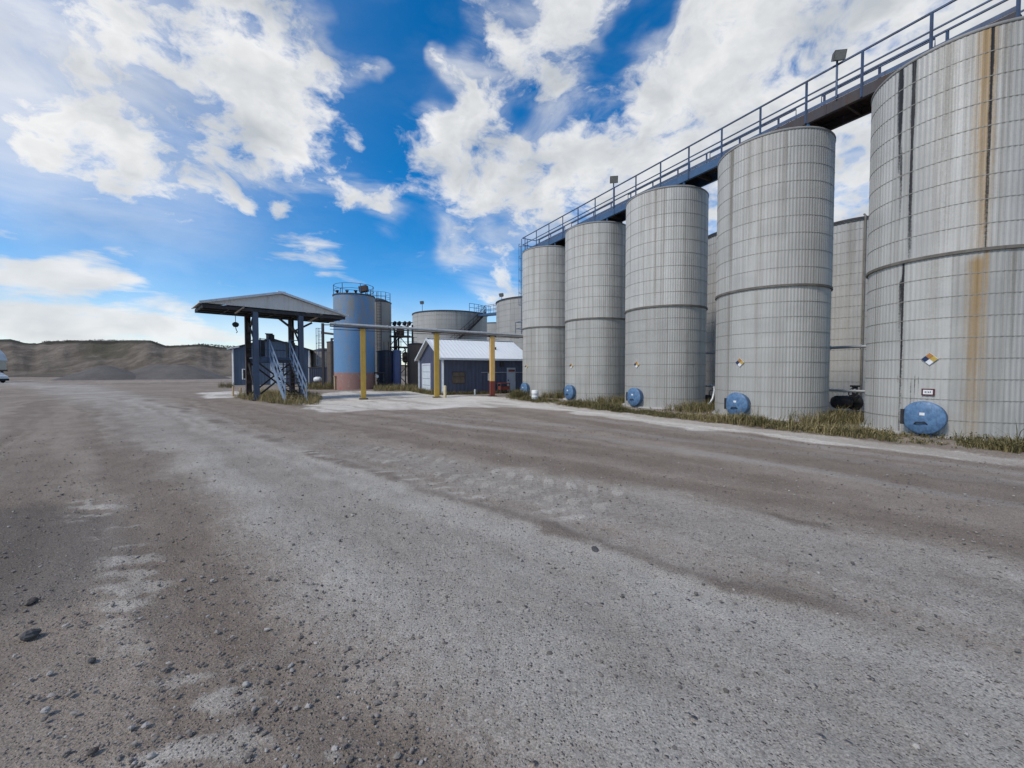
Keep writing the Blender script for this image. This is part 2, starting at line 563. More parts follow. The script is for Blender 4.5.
def build_ground():
    na, nb = 760, 70
    a = np.concatenate([np.linspace(R(-62), R(62), na, endpoint=False), np.linspace(R(62), R(298), nb, endpoint=False)])
    A = len(a)
    rad = np.concatenate([np.geomspace(0.5, 60, 330), np.geomspace(62, 4000, 60)])
    nr = len(rad)
    RR, AA = np.meshgrid(rad, a, indexing='ij')
    X, Y = (RR * np.sin(AA)).ravel(), (RR * np.cos(AA)).ravel()
    f = ground_fields(X, Y)
    z = (fbm(X * .35, Y * .35, 3, 91) - .5) * .06
    near = sstep(40, 6, f['r'])
    z += near * (fbm(X * 3.5, Y * 3.5, 4, 93) - .5) * .028
    z += near * (fbm(X * 14, Y * 14, 3, 95) - .5) * .012
    z += near * (f['ridge'] * .022 - f['line2'] * .012 + f['tread'] * .012 + f['pale'] * .008 + (f['wheel'] - .5) * .03)
    z *= sstep(400, 60, f['r'])
    z -= .01
    verts = np.column_stack([X, Y, z])
    verts = np.vstack([verts, [[0, 0, -0.01]]])
    i = np.arange(nr - 1)[:, None] * A
    j = np.arange(A)[None, :]
    jn = (j + 1) % A
    quads = np.stack([i + j, i + A + j, i + A + jn, i + jn], axis=-1).reshape(-1, 4)
    c = len(verts) - 1
    tris = np.stack([np.full(A, c), np.arange(A), (np.arange(A) + 1) % A], axis=-1)
    me = bpy.data.meshes.new("ground")
    nq, nt_ = len(quads), len(tris)
    me.vertices.add(len(verts)); me.vertices.foreach_set("co", verts.astype(np.float32).ravel())
    me.loops.add(nq * 4 + nt_ * 3)
    me.loops.foreach_set("vertex_index", np.concatenate([quads.ravel(), tris.ravel()]).astype(np.int32))
    me.polygons.add(nq + nt_)
    me.polygons.foreach_set("loop_start", np.concatenate([np.arange(nq) * 4, nq * 4 + np.arange(nt_) * 3]).astype(np.int32))
    me.polygons.foreach_set("use_smooth", np.ones(nq + nt_, bool))
    me.update(calc_edges=True)

    def att(name, r_, g_, b_, a_):
        at = me.attributes.new(name, 'FLOAT_COLOR', 'POINT')
        arr = np.zeros((len(verts), 4), np.float32)
        for q, s in enumerate((r_, g_, b_, a_)):
            arr[:-1, q] = s
        at.data.foreach_set("color", arr.ravel())
    stone_grey = np.clip(np.maximum(f['road'] * (.95 + .5 * (f['wheel'] - .4)), f['band2'] * .72), 0, 1)
    att("wear", stone_grey, np.clip(np.maximum(f['ridge'], f['line2'] * .8), 0, 1), f['dark'], np.clip(np.maximum(f['pale'], f['tread'] * .95), 0, 1))
    att("wear2", f['pad'], np.clip(f['stripes'], 0, 1), f['wheel'], np.ones_like(X))
    o = bpy.data.objects.new("ground", me)
    COL.objects.link(o)
    o['kind'] = 'structure'
    m, t, b = new_mat("gravel yard")
    P = t.n('ShaderNodeTexCoord').outputs['Object']
    at1 = t.n('ShaderNodeAttribute', attribute_name="wear")
    at2 = t.n('ShaderNodeAttribute', attribute_name="wear2")
    s1 = t.n('ShaderNodeSeparateColor'); t.link(at1.outputs['Color'], s1.inputs[0])
    s2 = t.n('ShaderNodeSeparateColor'); t.link(at2.outputs['Color'], s2.inputs[0])
    grey, brown, dark, pale = s1.outputs[0], s1.outputs[1], s1.outputs[2], at1.outputs['Alpha']
    pad, stripes = s2.outputs[0], s2.outputs[1]
    med = t.noise(P, 1.1, 7, 0.62)
    fine = t.noise(P, 17.0, 6, 0.7)
    grit = t.noise(P, 90.0, 4, 0.75)
    base = t.mix(t.ramp(med, .3, .7), (.226, .182, .143), (.276, .228, .183))
    g_f = t.math('ADD', grey, t.math('MULTIPLY_ADD', fine, 1.5, -.75))
    g_f = t.math('ADD', g_f, t.math('MULTIPLY_ADD', med, .5, -.25))
    gcol = t.mix(t.ramp(med, .3, .7), (.318, .288, .247), (.386, .354, .309))
    col = t.mix(t.math('MULTIPLY', t.ramp(g_f, .0, 1.0), .88), base, gcol)
    col = t.mix(t.math('MULTIPLY', t.ramp(t.math('ADD', stripes, t.math('MULTIPLY_ADD', fine, .8, -.4)), .3, .9), .6), col, (.31, .275, .24))
    col = t.mix(t.math('MULTIPLY', t.ramp(t.math('ADD', brown, t.math('MULTIPLY_ADD', fine, 1.0, -.5)), .08, .75), .85), col, (.150, .118, .093))
    col = t.mix(t.math('MULTIPLY', t.ramp(t.math('ADD', dark, t.math('MULTIPLY_ADD', fine, .8, -.4)), .2, .9), .6), col, (.120, .104, .090))
    col = t.mix(t.math('MULTIPLY', t.ramp(t.math('ADD', pale, t.math('MULTIPLY_ADD', fine, 1.1, -.55)), .2, .75), .72), col, (.43, .39, .335))
    padc = t.mix(t.ramp(t.noise(P, .5, 6, .65), .3, .7), (.53, .48, .41), (.67, .62, .545))
    padc = t.mix(t.math('MULTIPLY', t.ramp(t.noise(t.mapping(P, scale=(.5, 2.2, 1), rot=(0, 0, .3)), .8, 6, .65), .55, .72), .6), padc, (.29, .255, .215))
    padc = t.mix(t.math('MULTIPLY', t.ramp(t.math('ADD', s2.outputs[2], t.math('MULTIPLY_ADD', fine, .4, -.2)), .46, .34), .6), padc, (.31, .262, .212))
    col = t.mix(t.ramp(t.math('ADD', pad, t.math('MULTIPLY_ADD', fine, 1.2, -.6)), .15, .95), col, padc)
    col = t.mix(t.math('MULTIPLY', t.ramp(pad, .6, .1), .62), col, t.mix(t.ramp(t.math('ADD', s2.outputs[2], t.math('MULTIPLY_ADD', fine, .25, -.125)), .28, .72), (.36, .34, .325), (.64, .645, .65)), 'OVERLAY')
    # individual stones in two sizes
    stones = None
    for sc, lo, dist_ in ((9.0, .16, .22), (26.0, .34, .32), (62.0, .45, .42)):
        vo = t.n('ShaderNodeTexVoronoi', feature='F1')
        t.link(P, vo.inputs['Vector'])
        vo.inputs['Scale'].default_value = sc
        sep = t.n('ShaderNodeSeparateColor'); t.link(vo.outputs['Color'], sep.inputs[0])
        here = t.math('MULTIPLY', t.math('GREATER_THAN', sep.outputs[0], 1 - lo), t.ramp(vo.outputs['Distance'], dist_, dist_ * .7))
        tone = t.mix(sep.outputs[1], (.150, .128, .108), (.46, .42, .365))
        tone = t.mix(t.math('MULTIPLY', sep.outputs[2], .4), tone, (.24, .15, .11))
        keep = t.math('MULTIPLY', here, t.math('SUBTRACT', 1.0, t.math('MULTIPLY', pad, .5)))
        col = t.mix(t.math('MULTIPLY', keep, .48), col, tone)
        hgt = t.math('MULTIPLY', keep, t.ramp(vo.outputs['Distance'], dist_, 0.0))
        stones = hgt if stones is None else t.math('MULTIPLY_ADD', stones, 1.6, hgt)
    col = t.mix(.9, col, t.mix(t.ramp(grit, .25, .75), .22, .80), 'OVERLAY')
    t.link(col, b.inputs['Base Color'])
    b.inputs['Roughness'].default_value = .92
    b.inputs['Specular IOR Level'].default_value = .2
    h = t.math('ADD', t.math('MULTIPLY', stones, .8), t.math('MULTIPLY', fine, .8))
    h = t.math('MULTIPLY_ADD', grit, .5, h)
    bp = t.n('ShaderNodeBump')
    bp.inputs['Strength'].default_value = .9
    bp.inputs['Distance'].default_value = .022
    t.link(h, bp.inputs['Height'])
    t.link(bp.outputs[0], b.inputs['Normal'])
    me.materials.append(m)
    return o


build_ground()


def stone_mesh(V, F, cx, cy, cz, sx, sy, sz, rng, sub=1):
    """irregular stone: jittered low dome-ish ellipsoid appended to V, F"""
    nlat, nlon = (4, 7) if sub == 1 else (8, 14)
    o = len(V)
    a0 = rng.uniform(0, 6.28)
    jt = .30 if sub == 1 else .13
    j = [[1 + rng.uniform(-jt, jt) for _ in range(nlon)] for _ in range(nlat + 1)]
    ca, sa = math.cos(a0), math.sin(a0)
    V.append((cx, cy, cz + sz))
    for i in range(1, nlat):
        th = math.pi * i / nlat
        for k in range(nlon):
            p = 2 * math.pi * k / nlon
            x, y, zz = sx * math.sin(th) * math.cos(p) * j[i][k], sy * math.sin(th) * math.sin(p) * j[i][k], sz * math.cos(th) * j[i][k]
            V.append((cx + x * ca - y * sa, cy + x * sa + y * ca, cz + zz))
    V.append((cx, cy, cz - sz))
    top, bot = o, o + 1 + (nlat - 1) * nlon
    for k in range(nlon):
        F.append((top, o + 1 + k, o + 1 + (k + 1) % nlon))
        for i in range(nlat - 2):
            p, q = o + 1 + i * nlon, o + 1 + (i + 1) * nlon
            F.append((p + k, q + k, q + (k + 1) % nlon, p + (k + 1) % nlon))
        p = o + 1 + (nlat - 2) * nlon
        F.append((p + k, bot, p + (k + 1) % nlon))


def tint_attr(me, counts, vals):
    at = me.attributes.new("tint", 'FLOAT', 'POINT')
    arr = np.repeat(np.array(vals, np.float32), counts)
    at.data.foreach_set("value", arr)


def build_gravel():
    rng = random.Random(11)
    V, F, cnt, val = [], [], [], []
    N = 15000
    us = np.array([[rng.random(), rng.random()] for _ in range(N)])
    r = 1.5 * (17 / 1.5) ** us[:, 0]
    a = R(-56) + us[:, 1] * R(112)
    X, Y = r * np.sin(a), r * np.cos(a)
    f = ground_fields(X, Y)
    for i in range(N):
        pk = 1.0 - .72 * f['road'][i] - .5 * f['band2'][i]
        if f['pad'][i] > .3 or rng.random() > pk * .8: continue
        s = .0030 * math.exp(abs(rng.gauss(0, .60))) * (1 + .07 * r[i])
        s = min(s, .015)
        n0 = len(V)
        stone_mesh(V, F, X[i], Y[i], s * .15, s * rng.uniform(.8, 1.5), s, s * rng.uniform(.5, .8), rng)
        cnt.append(len(V) - n0)
        val.append(rng.random())
    me = bpy.data.meshes.new("gravel")
    me.from_pydata(V, [], F)
    tint_attr(me, cnt, val)
    o = bpy.data.objects.new("gravel", me)
    COL.objects.link(o)
    m, t, b = new_mat("loose stones")
    tv = t.n('ShaderNodeAttribute', attribute_name="tint").outputs['Fac']
    cr = t.n('ShaderNodeValToRGB')
    t.link(tv, cr.inputs[0])
    e = cr.color_ramp.elements
    e[0].color = (.10, .088, .077, 1); e[1].color = (.42, .385, .34, 1)
    for p, c in ((.25, (.15, .13, .112)), (.6, (.22, .19, .162)), (.85, (.28, .255, .23)), (.95, (.36, .33, .30))):
        q = e.new(p); q.color = (*c, 1)
    n = t.noise(t.n('ShaderNodeTexCoord').outputs['Object'], 120, 4, .7)
    t.link(t.mix(.5, cr.outputs[0], t.mix(n, .1, .85), 'OVERLAY'), b.inputs['Base Color'])
    b.inputs['Roughness'].default_value = .9
    me.materials.append(m)
    tag(o, 'loose grey and brown gravel stones lying over the yard', 'gravel', kind='stuff')


build_gravel()

m_rock_dark = weathered("dark rock", (.060, .058, .057), (.10, .095, .09), scale=14, streak=False, rough=.9)
m_rock_brown = weathered("brown rock", (.085, .066, .056), (.12, .10, .085), scale=14, streak=False, rough=.9)
m_rock_pale = weathered("pale rock", (.36, .34, .31), (.27, .25, .23), scale=14, streak=False, rough=.9)
ROCKS = [
    (31, 602, .055, .028, .018, m_rock_brown, 'flat brown rock lying in the dark gravel, nearest the left edge'),
    (30, 636, .046, .036, .028, m_rock_dark, 'dark blue-grey rock just below the flat brown rock on the gravel'),
    (92, 661, .022, .018, .014, m_rock_dark, 'small dark stone right of the blue-grey rock on brown dirt'),
    (46, 711, .020, .017, .014, m_rock_pale, 'small pale stone low in the left corner of the dirt'),
    (93, 752, .022, .015, .012, m_rock_brown, 'brown oblong stone at the bottom left of the dirt'),
    (246, 685, .020, .016, .013, m_rock_pale, 'pale stone with a cluster of small dark stones beside it'),
    (277, 668, .016, .013, .010, m_rock_dark, 'small dark stone up and right of the pale clustered stone'),
    (151, 757, .017, .013, .011, m_rock_pale, 'small white stone at the bottom of the brown dirt'),
    (595, 550, .060, .032, .020, m_rock_dark, 'dark flat clod lying on the pale gravel road just below the brown ridge'),
    (50, 674, .016, .013, .010, m_rock_pale, 'little cream stone just below the dark blue-grey rock'),
]
for (px, py, sx, sy, sz, mt, lab) in ROCKS:
    x, y = G(px, py)
    V, F = [], []
    stone_mesh(V, F, x, y, sz * .35, sx, sy, sz, rnd, 2)
    mb = MB(); mb.add(V, F, False)
    tag(mb.build("rock", mt, loc=(x, y, 0)), lab, 'rock')

# ------------------------------------------------------------------ hill and gravel piles
SKYL = [(-900, 352), (-400, 347), (-150, 344), (-40, 342), (0, 341.5), (12, 341), (20, 342.5), (27, 344.2), (38, 344.2), (46, 342.3), (60, 342), (100, 341), (130, 341.4), (152, 342),
        (160, 344.5), (168, 347), (186, 346), (202, 345), (235, 347), (290, 351), (345, 357), (400, 364), (460, 369)]


def build_hill():
    px = np.linspace(-900, 460, 420)
    sky_y = np.interp(px, [s[0] for s in SKYL], [s[1] for s in SKYL])
    dep = np.concatenate([np.linspace(98, 190, 90), np.linspace(193, 420, 24)])
    PXg, DD = np.meshgrid(px, dep, indexing='ij')
    HH = ((371.3 - sky_y) * 180 / FPX + CAM_H)[:, None]
    X, Y = (PXg - 512) / FPX * DD, DD
    start = 116 + 16 * (fbm(PXg * .012, PXg * 0, 3, 201) - .5) + 14 * sstep(160, 240, PXg)
    rise = sstep(0, 1, np.clip((DD - start) / (60 + 18 * (fbm(PXg * .02, PXg * 0 + 7, 2, 205) - .5)), 0, 1))
    gully = np.abs(fbm(PXg * .045, DD * .012, 4, 211) - .5) * 2
    z = HH * rise - rise * (1 - rise) * 4 * (gully * 2.4 - .4)
    # bench half-way up
    z -= 1.1 * np.exp(-((rise - .55) / .12) ** 2) * sstep(.4, .6, fbm(PXg * .01, DD * .02, 3, 215))
    z += (fbm(X * .12, Y * .12, 4, 221) - .5) * 1.2 * rise * (1 - sstep(.93, 1, rise)) + rise * (fbm(X * .35, Y * .35, 3, 223) - .5) * .5
    z = np.where(DD > 180, np.maximum(z - (DD - 180) * .01, z * .5), z)
    z -= .25 * (1 - sstep(0, .06, rise))
    z += rise * (np.abs(fbm(X * .09, Y * .03, 4, 225) - .5) * -2.6 + .35) * (1 - sstep(.82, .97, rise))
    nx, ny = X.shape
    V = np.column_stack([X.ravel(), Y.ravel(), z.ravel()])
    idx = np.arange(nx * ny).reshape(nx, ny)
    F = np.stack([idx[:-1, :-1], idx[1:, :-1], idx[1:, 1:], idx[:-1, 1:]], -1).reshape(-1, 4)
    me = bpy.data.meshes.new("hill")
    me.from_pydata(V.tolist(), [], F.tolist())
    green = np.exp(-((PXg - 108) / 36) ** 2) * sstep(.22, .40, rise) * sstep(1.2, .85, rise) * sstep(.30, .55, fbm(PXg * .05, DD * .07, 4, 231) + .1)
    green = np.maximum(green, .6 * np.exp(-((PXg - 195) / 22) ** 2) * np.exp(-((rise - .45) / .16) ** 2) * sstep(.3, .5, fbm(PXg * .06, DD * .1, 3, 235)))
    top = sstep(.80, .92, rise) * (.6 + .4 * fbm(PXg * .06, DD * .05, 3, 241))
    at = me.attributes.new("cover", 'FLOAT_COLOR', 'POINT')
    arr = np.stack([green.ravel(), top.ravel(), gully.ravel(), np.ones(nx * ny)], -1).astype(np.float32)
    at.data.foreach_set("color", arr.ravel())
    o = bpy.data.objects.new("hill", me)
    COL.objects.link(o)
    o['kind'] = 'structure'
    m, t, b = new_mat("spoil hill")
    P = t.n('ShaderNodeTexCoord').outputs['Object']
    s = t.n('ShaderNodeSeparateColor')
    t.link(t.n('ShaderNodeAttribute', attribute_name="cover").outputs['Color'], s.inputs[0])
    n1_ = t.noise(t.mapping(P, scale=(1, .5, 1)), .16, 9, .68)
    n2_ = t.noise(P, .6, 6, .7)
    strat = t.noise(t.mapping(P, scale=(.02, .02, .6)), 1.5, 5, .6)
    col = t.mix(t.ramp(n1_, .36, .64), (.108, .088, .067), (.205, .170, .136))
    col = t.mix(t.math('MULTIPLY', t.ramp(strat, .45, .7), .5), col, (.12, .098, .08))
    col = t.mix(t.math('MULTIPLY', t.ramp(t.math('ADD', s.outputs[0], t.math('MULTIPLY_ADD', n2_, 1.5, -.75)), .35, 1.0), .7), col, (.072, .066, .042))
    col = t.mix(t.math('MULTIPLY', t.ramp(t.math('ADD', s.outputs[1], t.math('MULTIPLY_ADD', n2_, .7, -.35)), .3, .8), .85), col, (.040, .037, .024))
    col = t.mix(.55, col, t.mix(n2_, .1, .85), 'OVERLAY')
    t.link(col, b.inputs['Base Color'])
    b.inputs['Roughness'].default_value = .95
    b.inputs['Specular IOR Level'].default_value = .1
    bp = t.n('ShaderNodeBump'); bp.inputs['Distance'].default_value = .8; bp.inputs['Strength'].default_value = .7
    t.link(t.math('ADD', n2_, n1_), bp.inputs['Height']); t.link(bp.outputs[0], b.inputs['Normal'])
    me.materials.append(m)
    me.polygons.foreach_set("use_smooth", np.ones(len(me.polygons), bool))
    # dark scrub on the crest
    rng = random.Random(5)
    sp = MB()
    for _ in range(1500):
        p = rng.uniform(-60, 330)
        d = rng.uniform(168, 186)
        hh = (371.3 - float(np.interp(p, [q[0] for q in SKYL], [q[1] for q in SKYL]))) * 180 / FPX + CAM_H
        x, z0 = (p - 512) / FPX * d, hh * .985 - .3
        if 20 < p < 44 and rng.random() < .75: continue
        s_ = rng.uniform(.14, .36) * (2.2 if rng.random() < .02 else 1)
        for _k in range(7):
            c = Vector((x + rng.gauss(0, s_), d + rng.gauss(0, s_), z0 + abs(rng.gauss(0, s_ * .55))))
            u = Vector((rng.gauss(0, 1), rng.gauss(0, 1), rng.gauss(0, .6))).normalized() * s_ * rng.uniform(.4, .8)
            w = Vector((rng.gauss(0, .5), rng.gauss(0, .5), 1)).normalized() * s_ * rng.uniform(.3, .7)
            sp.add([c - u - w * .4, c + u - w * .3, c + u * .5 + w, c - u * .6 + w * .8], [(0, 1, 2, 3)])
    o = sp.build("scrub", weathered("scrub", (.045, .046, .025), (.028, .03, .018), scale=.8, streak=False, rough=.95))
    tag(o, 'dark low scrub growing along the crest of the spoil hill', 'scrub', kind='stuff')


build_hill()

m_pile = None


def pile_mat():
    m, t, b = new_mat("gravel pile")
    P = t.n('ShaderNodeTexCoord').outputs['Object']
    n1_, n2_ = t.noise(P, .35, 7, .65), t.noise(P, 3.0, 6, .75)
    col = t.mix(t.ramp(n1_, .3, .7), (.098, .085, .074), (.128, .114, .100))
    col = t.mix(.5, col, t.mix(n2_, .15, .8), 'OVERLAY')
    t.link(col, b.inputs['Base Color'])
    b.inputs['Roughness'].default_value = .95
    bp = t.n('ShaderNodeBump'); bp.inputs['Distance'].default_value = .12
    t.link(n2_, bp.inputs['Height']); t.link(bp.outputs[0], b.inputs['Normal'])
    return m


def gravel_pile(label, crest, h, rad_, seed):
    """pile of poured gravel: slope falls away from a crest line"""
    mb = MB()
    xs = [p[0] for p in crest]; ys = [p[1] for p in crest]
    x0, x1, y0, y1 = min(xs) - rad_ - 1, max(xs) + rad_ + 1, min(ys) - rad_ - 1, max(ys) + rad_ + 1
    nx, ny = int((x1 - x0) / .35), int((y1 - y0) / .35)
    X, Y = np.meshgrid(np.linspace(x0, x1, nx), np.linspace(y0, y1, ny), indexing='ij')
    d = seg_dist(X, Y, crest) + (fbm(X * .22, Y * .22, 3, seed) - .5) * .7
    z = h * (1 - np.clip(np.sqrt(d * d + .25) / rad_, 0, 1.2)) + (fbm(X * .9, Y * .9, 3, seed + 3) - .5) * .16
    z = np.maximum(z, -.15)
    idx = np.arange(nx * ny).reshape(nx, ny)
    F = np.stack([idx[:-1, :-1], idx[1:, :-1], idx[1:, 1:], idx[:-1, 1:]], -1).reshape(-1, 4)
    mb.add(np.column_stack([X.ravel(), Y.ravel(), z.ravel()]).tolist(), F.tolist(), True)
    cx, cy = sum(xs) / len(xs), sum(ys) / len(ys)
    return tag(mb.build("gravel_pile", m_pile, loc=(cx, cy, 0)), label, 'gravel pile', 'gravel piles below the hill')


m_pile = pile_mat()
gravel_pile('smaller pointed grey gravel pile below the hill, left of the longer pile', [(-84.2, 85), (-83.8, 85.2)], 3.15, 7.4, 301)
gravel_pile('longer flat-crested dark gravel pile below the hill, next to the pointed one', [(-80, 92), (-73.0, 92)], 3.3, 8.4, 305)

# ------------------------------------------------------------------ shared materials
def silo_material(name, tone):
    m, t, b = new_mat(name)
    P = t.n('ShaderNodeTexCoord').outputs['Object']
    at = t.n('ShaderNodeAttribute', attribute_name="stain")
    s = t.n('ShaderNodeSeparateColor'); t.link(at.outputs['Color'], s.inputs[0])
    rust, grime, black, ton = s.outputs[0], s.outputs[1], s.outputs[2], at.outputs['Alpha']
    fine = t.noise(P, 24, 5, .7)
    stv = t.noise(t.mapping(P, scale=(7, 7, .16)), 1.0, 6, .7)
    stv2 = t.noise(t.mapping(P, scale=(22, 22, .35)), 1.0, 4, .65)
    cloud = t.noise(P, .55, 5, .6)
    c = t.mix(ton, tuple(x * .80 for x in tone), tuple(min(1, x * 1.13) for x in tone))
    c = t.mix(t.math('MULTIPLY', t.ramp(stv, .42, .72), .50), c, (.235, .220, .188))
    c = t.mix(t.math('MULTIPLY', t.ramp(stv2, .5, .8), .34), c, (.52, .515, .495))
    c = t.mix(t.math('MULTIPLY', t.ramp(cloud, .45, .75), .22), c, (.25, .25, .245))
    k = t.math('MULTIPLY_ADD', stv2, .9, -.45)
    k2 = t.math('MULTIPLY_ADD', fine, .5, -.25)
    kk = t.math('ADD', k, k2)
    c = t.mix(t.math('MULTIPLY', t.ramp(t.math('ADD', grime, kk), .12, 1.0), .8), c, (.135, .112, .074))
    c = t.mix(t.math('MULTIPLY', t.ramp(t.math('ADD', rust, kk), .12, 1.0), .82), c, t.mix(fine, (.25, .125, .022), (.33, .205, .055)))
    c = t.mix(t.ramp(t.math('ADD', black, t.math('MULTIPLY', kk, 1.2)), .3, .75), c, (.022, .021, .022))
    t.link(c, b.inputs['Base Color'])
    b.inputs['Metallic'].default_value = .15
    t._in(b.inputs['Roughness'], t.ramp(stv, .3, .8, .5, .72))
    b.inputs['Specular IOR Level'].default_value = .35
    bp = t.n('ShaderNodeBump'); bp.inputs['Distance'].default_value = .03; bp.inputs['Strength'].default_value = .4
    t.link(t.math('ADD', t.noise(P, 2.2, 4, .5), t.math('MULTIPLY', fine, .25)), bp.inputs['Height']); t.link(bp.outputs[0], b.inputs['Normal'])
    return m


M_CLAD = silo_material("silo cladding", (.505, .485, .443))
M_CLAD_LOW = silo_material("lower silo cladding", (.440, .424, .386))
M_CLAD_BACK = silo_material("tank cladding", (.40, .386, .355))
M_ROOF = weathered("galvanised roof", (.27, .26, .24), scale=2, rough=.7)
M_BAND = weathered("dark seam band", (.16, .145, .12), (.10, .09, .075), dirt=(.09, .06, .035), scale=4, rough=.7)
M_BLUE = weathered("blue steel paint", (.050, .110, .21), (.04, .078, .145), dirt=(.055, .045, .04), dirt_amt=.55, scale=3, rough=.55)
M_BLUEGREY = weathered("blue grey steel paint", (.085, .125, .195), (.065, .095, .15), dirt=(.06, .05, .045), dirt_amt=.5, scale=3, rough=.6)
M_WALKRUST = weathered("rusted blue steel", (.060, .046, .042), (.045, .048, .062), dirt=(.10, .055, .035), dirt_amt=.6, scale=2, rough=.75)
M_RAIL = weathered("dark blue rail paint", (.058, .100, .185), (.055, .066, .095), dirt=(.06, .04, .035), dirt_amt=.6, scale=2, rough=.6)
M_LID = weathered("blue lid paint", (.115, .215, .355), (.055, .115, .215), dirt=(.04, .045, .05), dirt_amt=1.0, scale=8, rough=.5)
M_RUSTSTEEL = weathered("rusty dark steel", (.055, .042, .038), (.095, .06, .045), dirt=(.03, .026, .025), scale=3, rough=.8)
M_DARK = weathered("dark steel", (.028, .028, .032), (.05, .045, .045), scale=3, rough=.7)
M_BLACK = weathered("black rubber", (.02, .02, .02), scale=6, rough=.85)
M_WHITE = weathered("white paint", (.72, .72, .70), (.62, .62, .60), dirt=(.3, .28, .25), dirt_amt=.4, scale=4, rough=.5)
M_GALV = weathered("galvanised pipe", (.46, .47, .47), (.36, .37, .37), dirt=(.2, .18, .16), scale=3, rough=.45, metal=.3)
M_YELLOW = weathered("faded yellow paint", (.46, .30, .055), (.40, .25, .05), dirt=(.20, .13, .04), dirt_amt=.6, scale=3, rough=.6)
M_ORANGE = weathered("faded orange yellow paint", (.66, .42, .15), (.60, .36, .12), dirt=(.40, .22, .07), dirt_amt=.4, scale=3, rough=.6)
M_REDRUST = weathered("red primer", (.20, .045, .028), (.15, .04, .028), scale=4, rough=.7)
M_LAMP = weathered("floodlight housing", (.10, .095, .08), (.07, .065, .055), scale=8, rough=.5)
M_GLASS_DULL = weathered("dusty lamp glass", (.22, .22, .20), scale=10, rough=.25, spec=.6)
M_CONCRETE = weathered("concrete", (.40, .385, .36), (.33, .32, .30), scale=2, rough=.9)
M_STICK = weathered("white sticker", (.78, .78, .77), scale=10, rough=.4)
M_NB = weathered("sign blue", (.02, .035, .09), scale=20, rough=.4)
M_NR = weathered("sign faded red", (.42, .19, .05), scale=20, rough=.5)
M_NY = weathered("sign yellow", (.52, .36, .07), scale=20, rough=.5)
M_SIGNRED = weathered("sign dark red", (.09, .018, .02), scale=20, rough=.5)

# ------------------------------------------------------------------ the five silos
SC = 1.7 / 2.09
DROW = Vector((-math.sin(.512), math.cos(.512), 0))      # along the row, away from the camera
NROW = Vector((math.cos(.512), math.sin(.512), 0))       # across the row, away from the road
SILO_R, SILO_H, SEAM_Z = 2.2856 * SC, 12.2128 * SC, 4.62
SILOS = [Vector(((3.2157 + k * 3.0178) * SC, (35.7524 - k * 5.3701) * SC, 0)) for k in range(5)]   # far .. near


def ang_at(c, rad_, px):
    """angle (about the silo's axis) of the visible wall point in that direction of view"""
    d = Vector(((px - 512) / FPX, 1, 0)).normalized()
    b = d.dot(c)
    disc = b * b - (c.dot(c) - rad_ * rad_)
    t = b - math.sqrt(max(disc, 0))
    p = d * t - c
    return math.atan2(p.y, p.x)


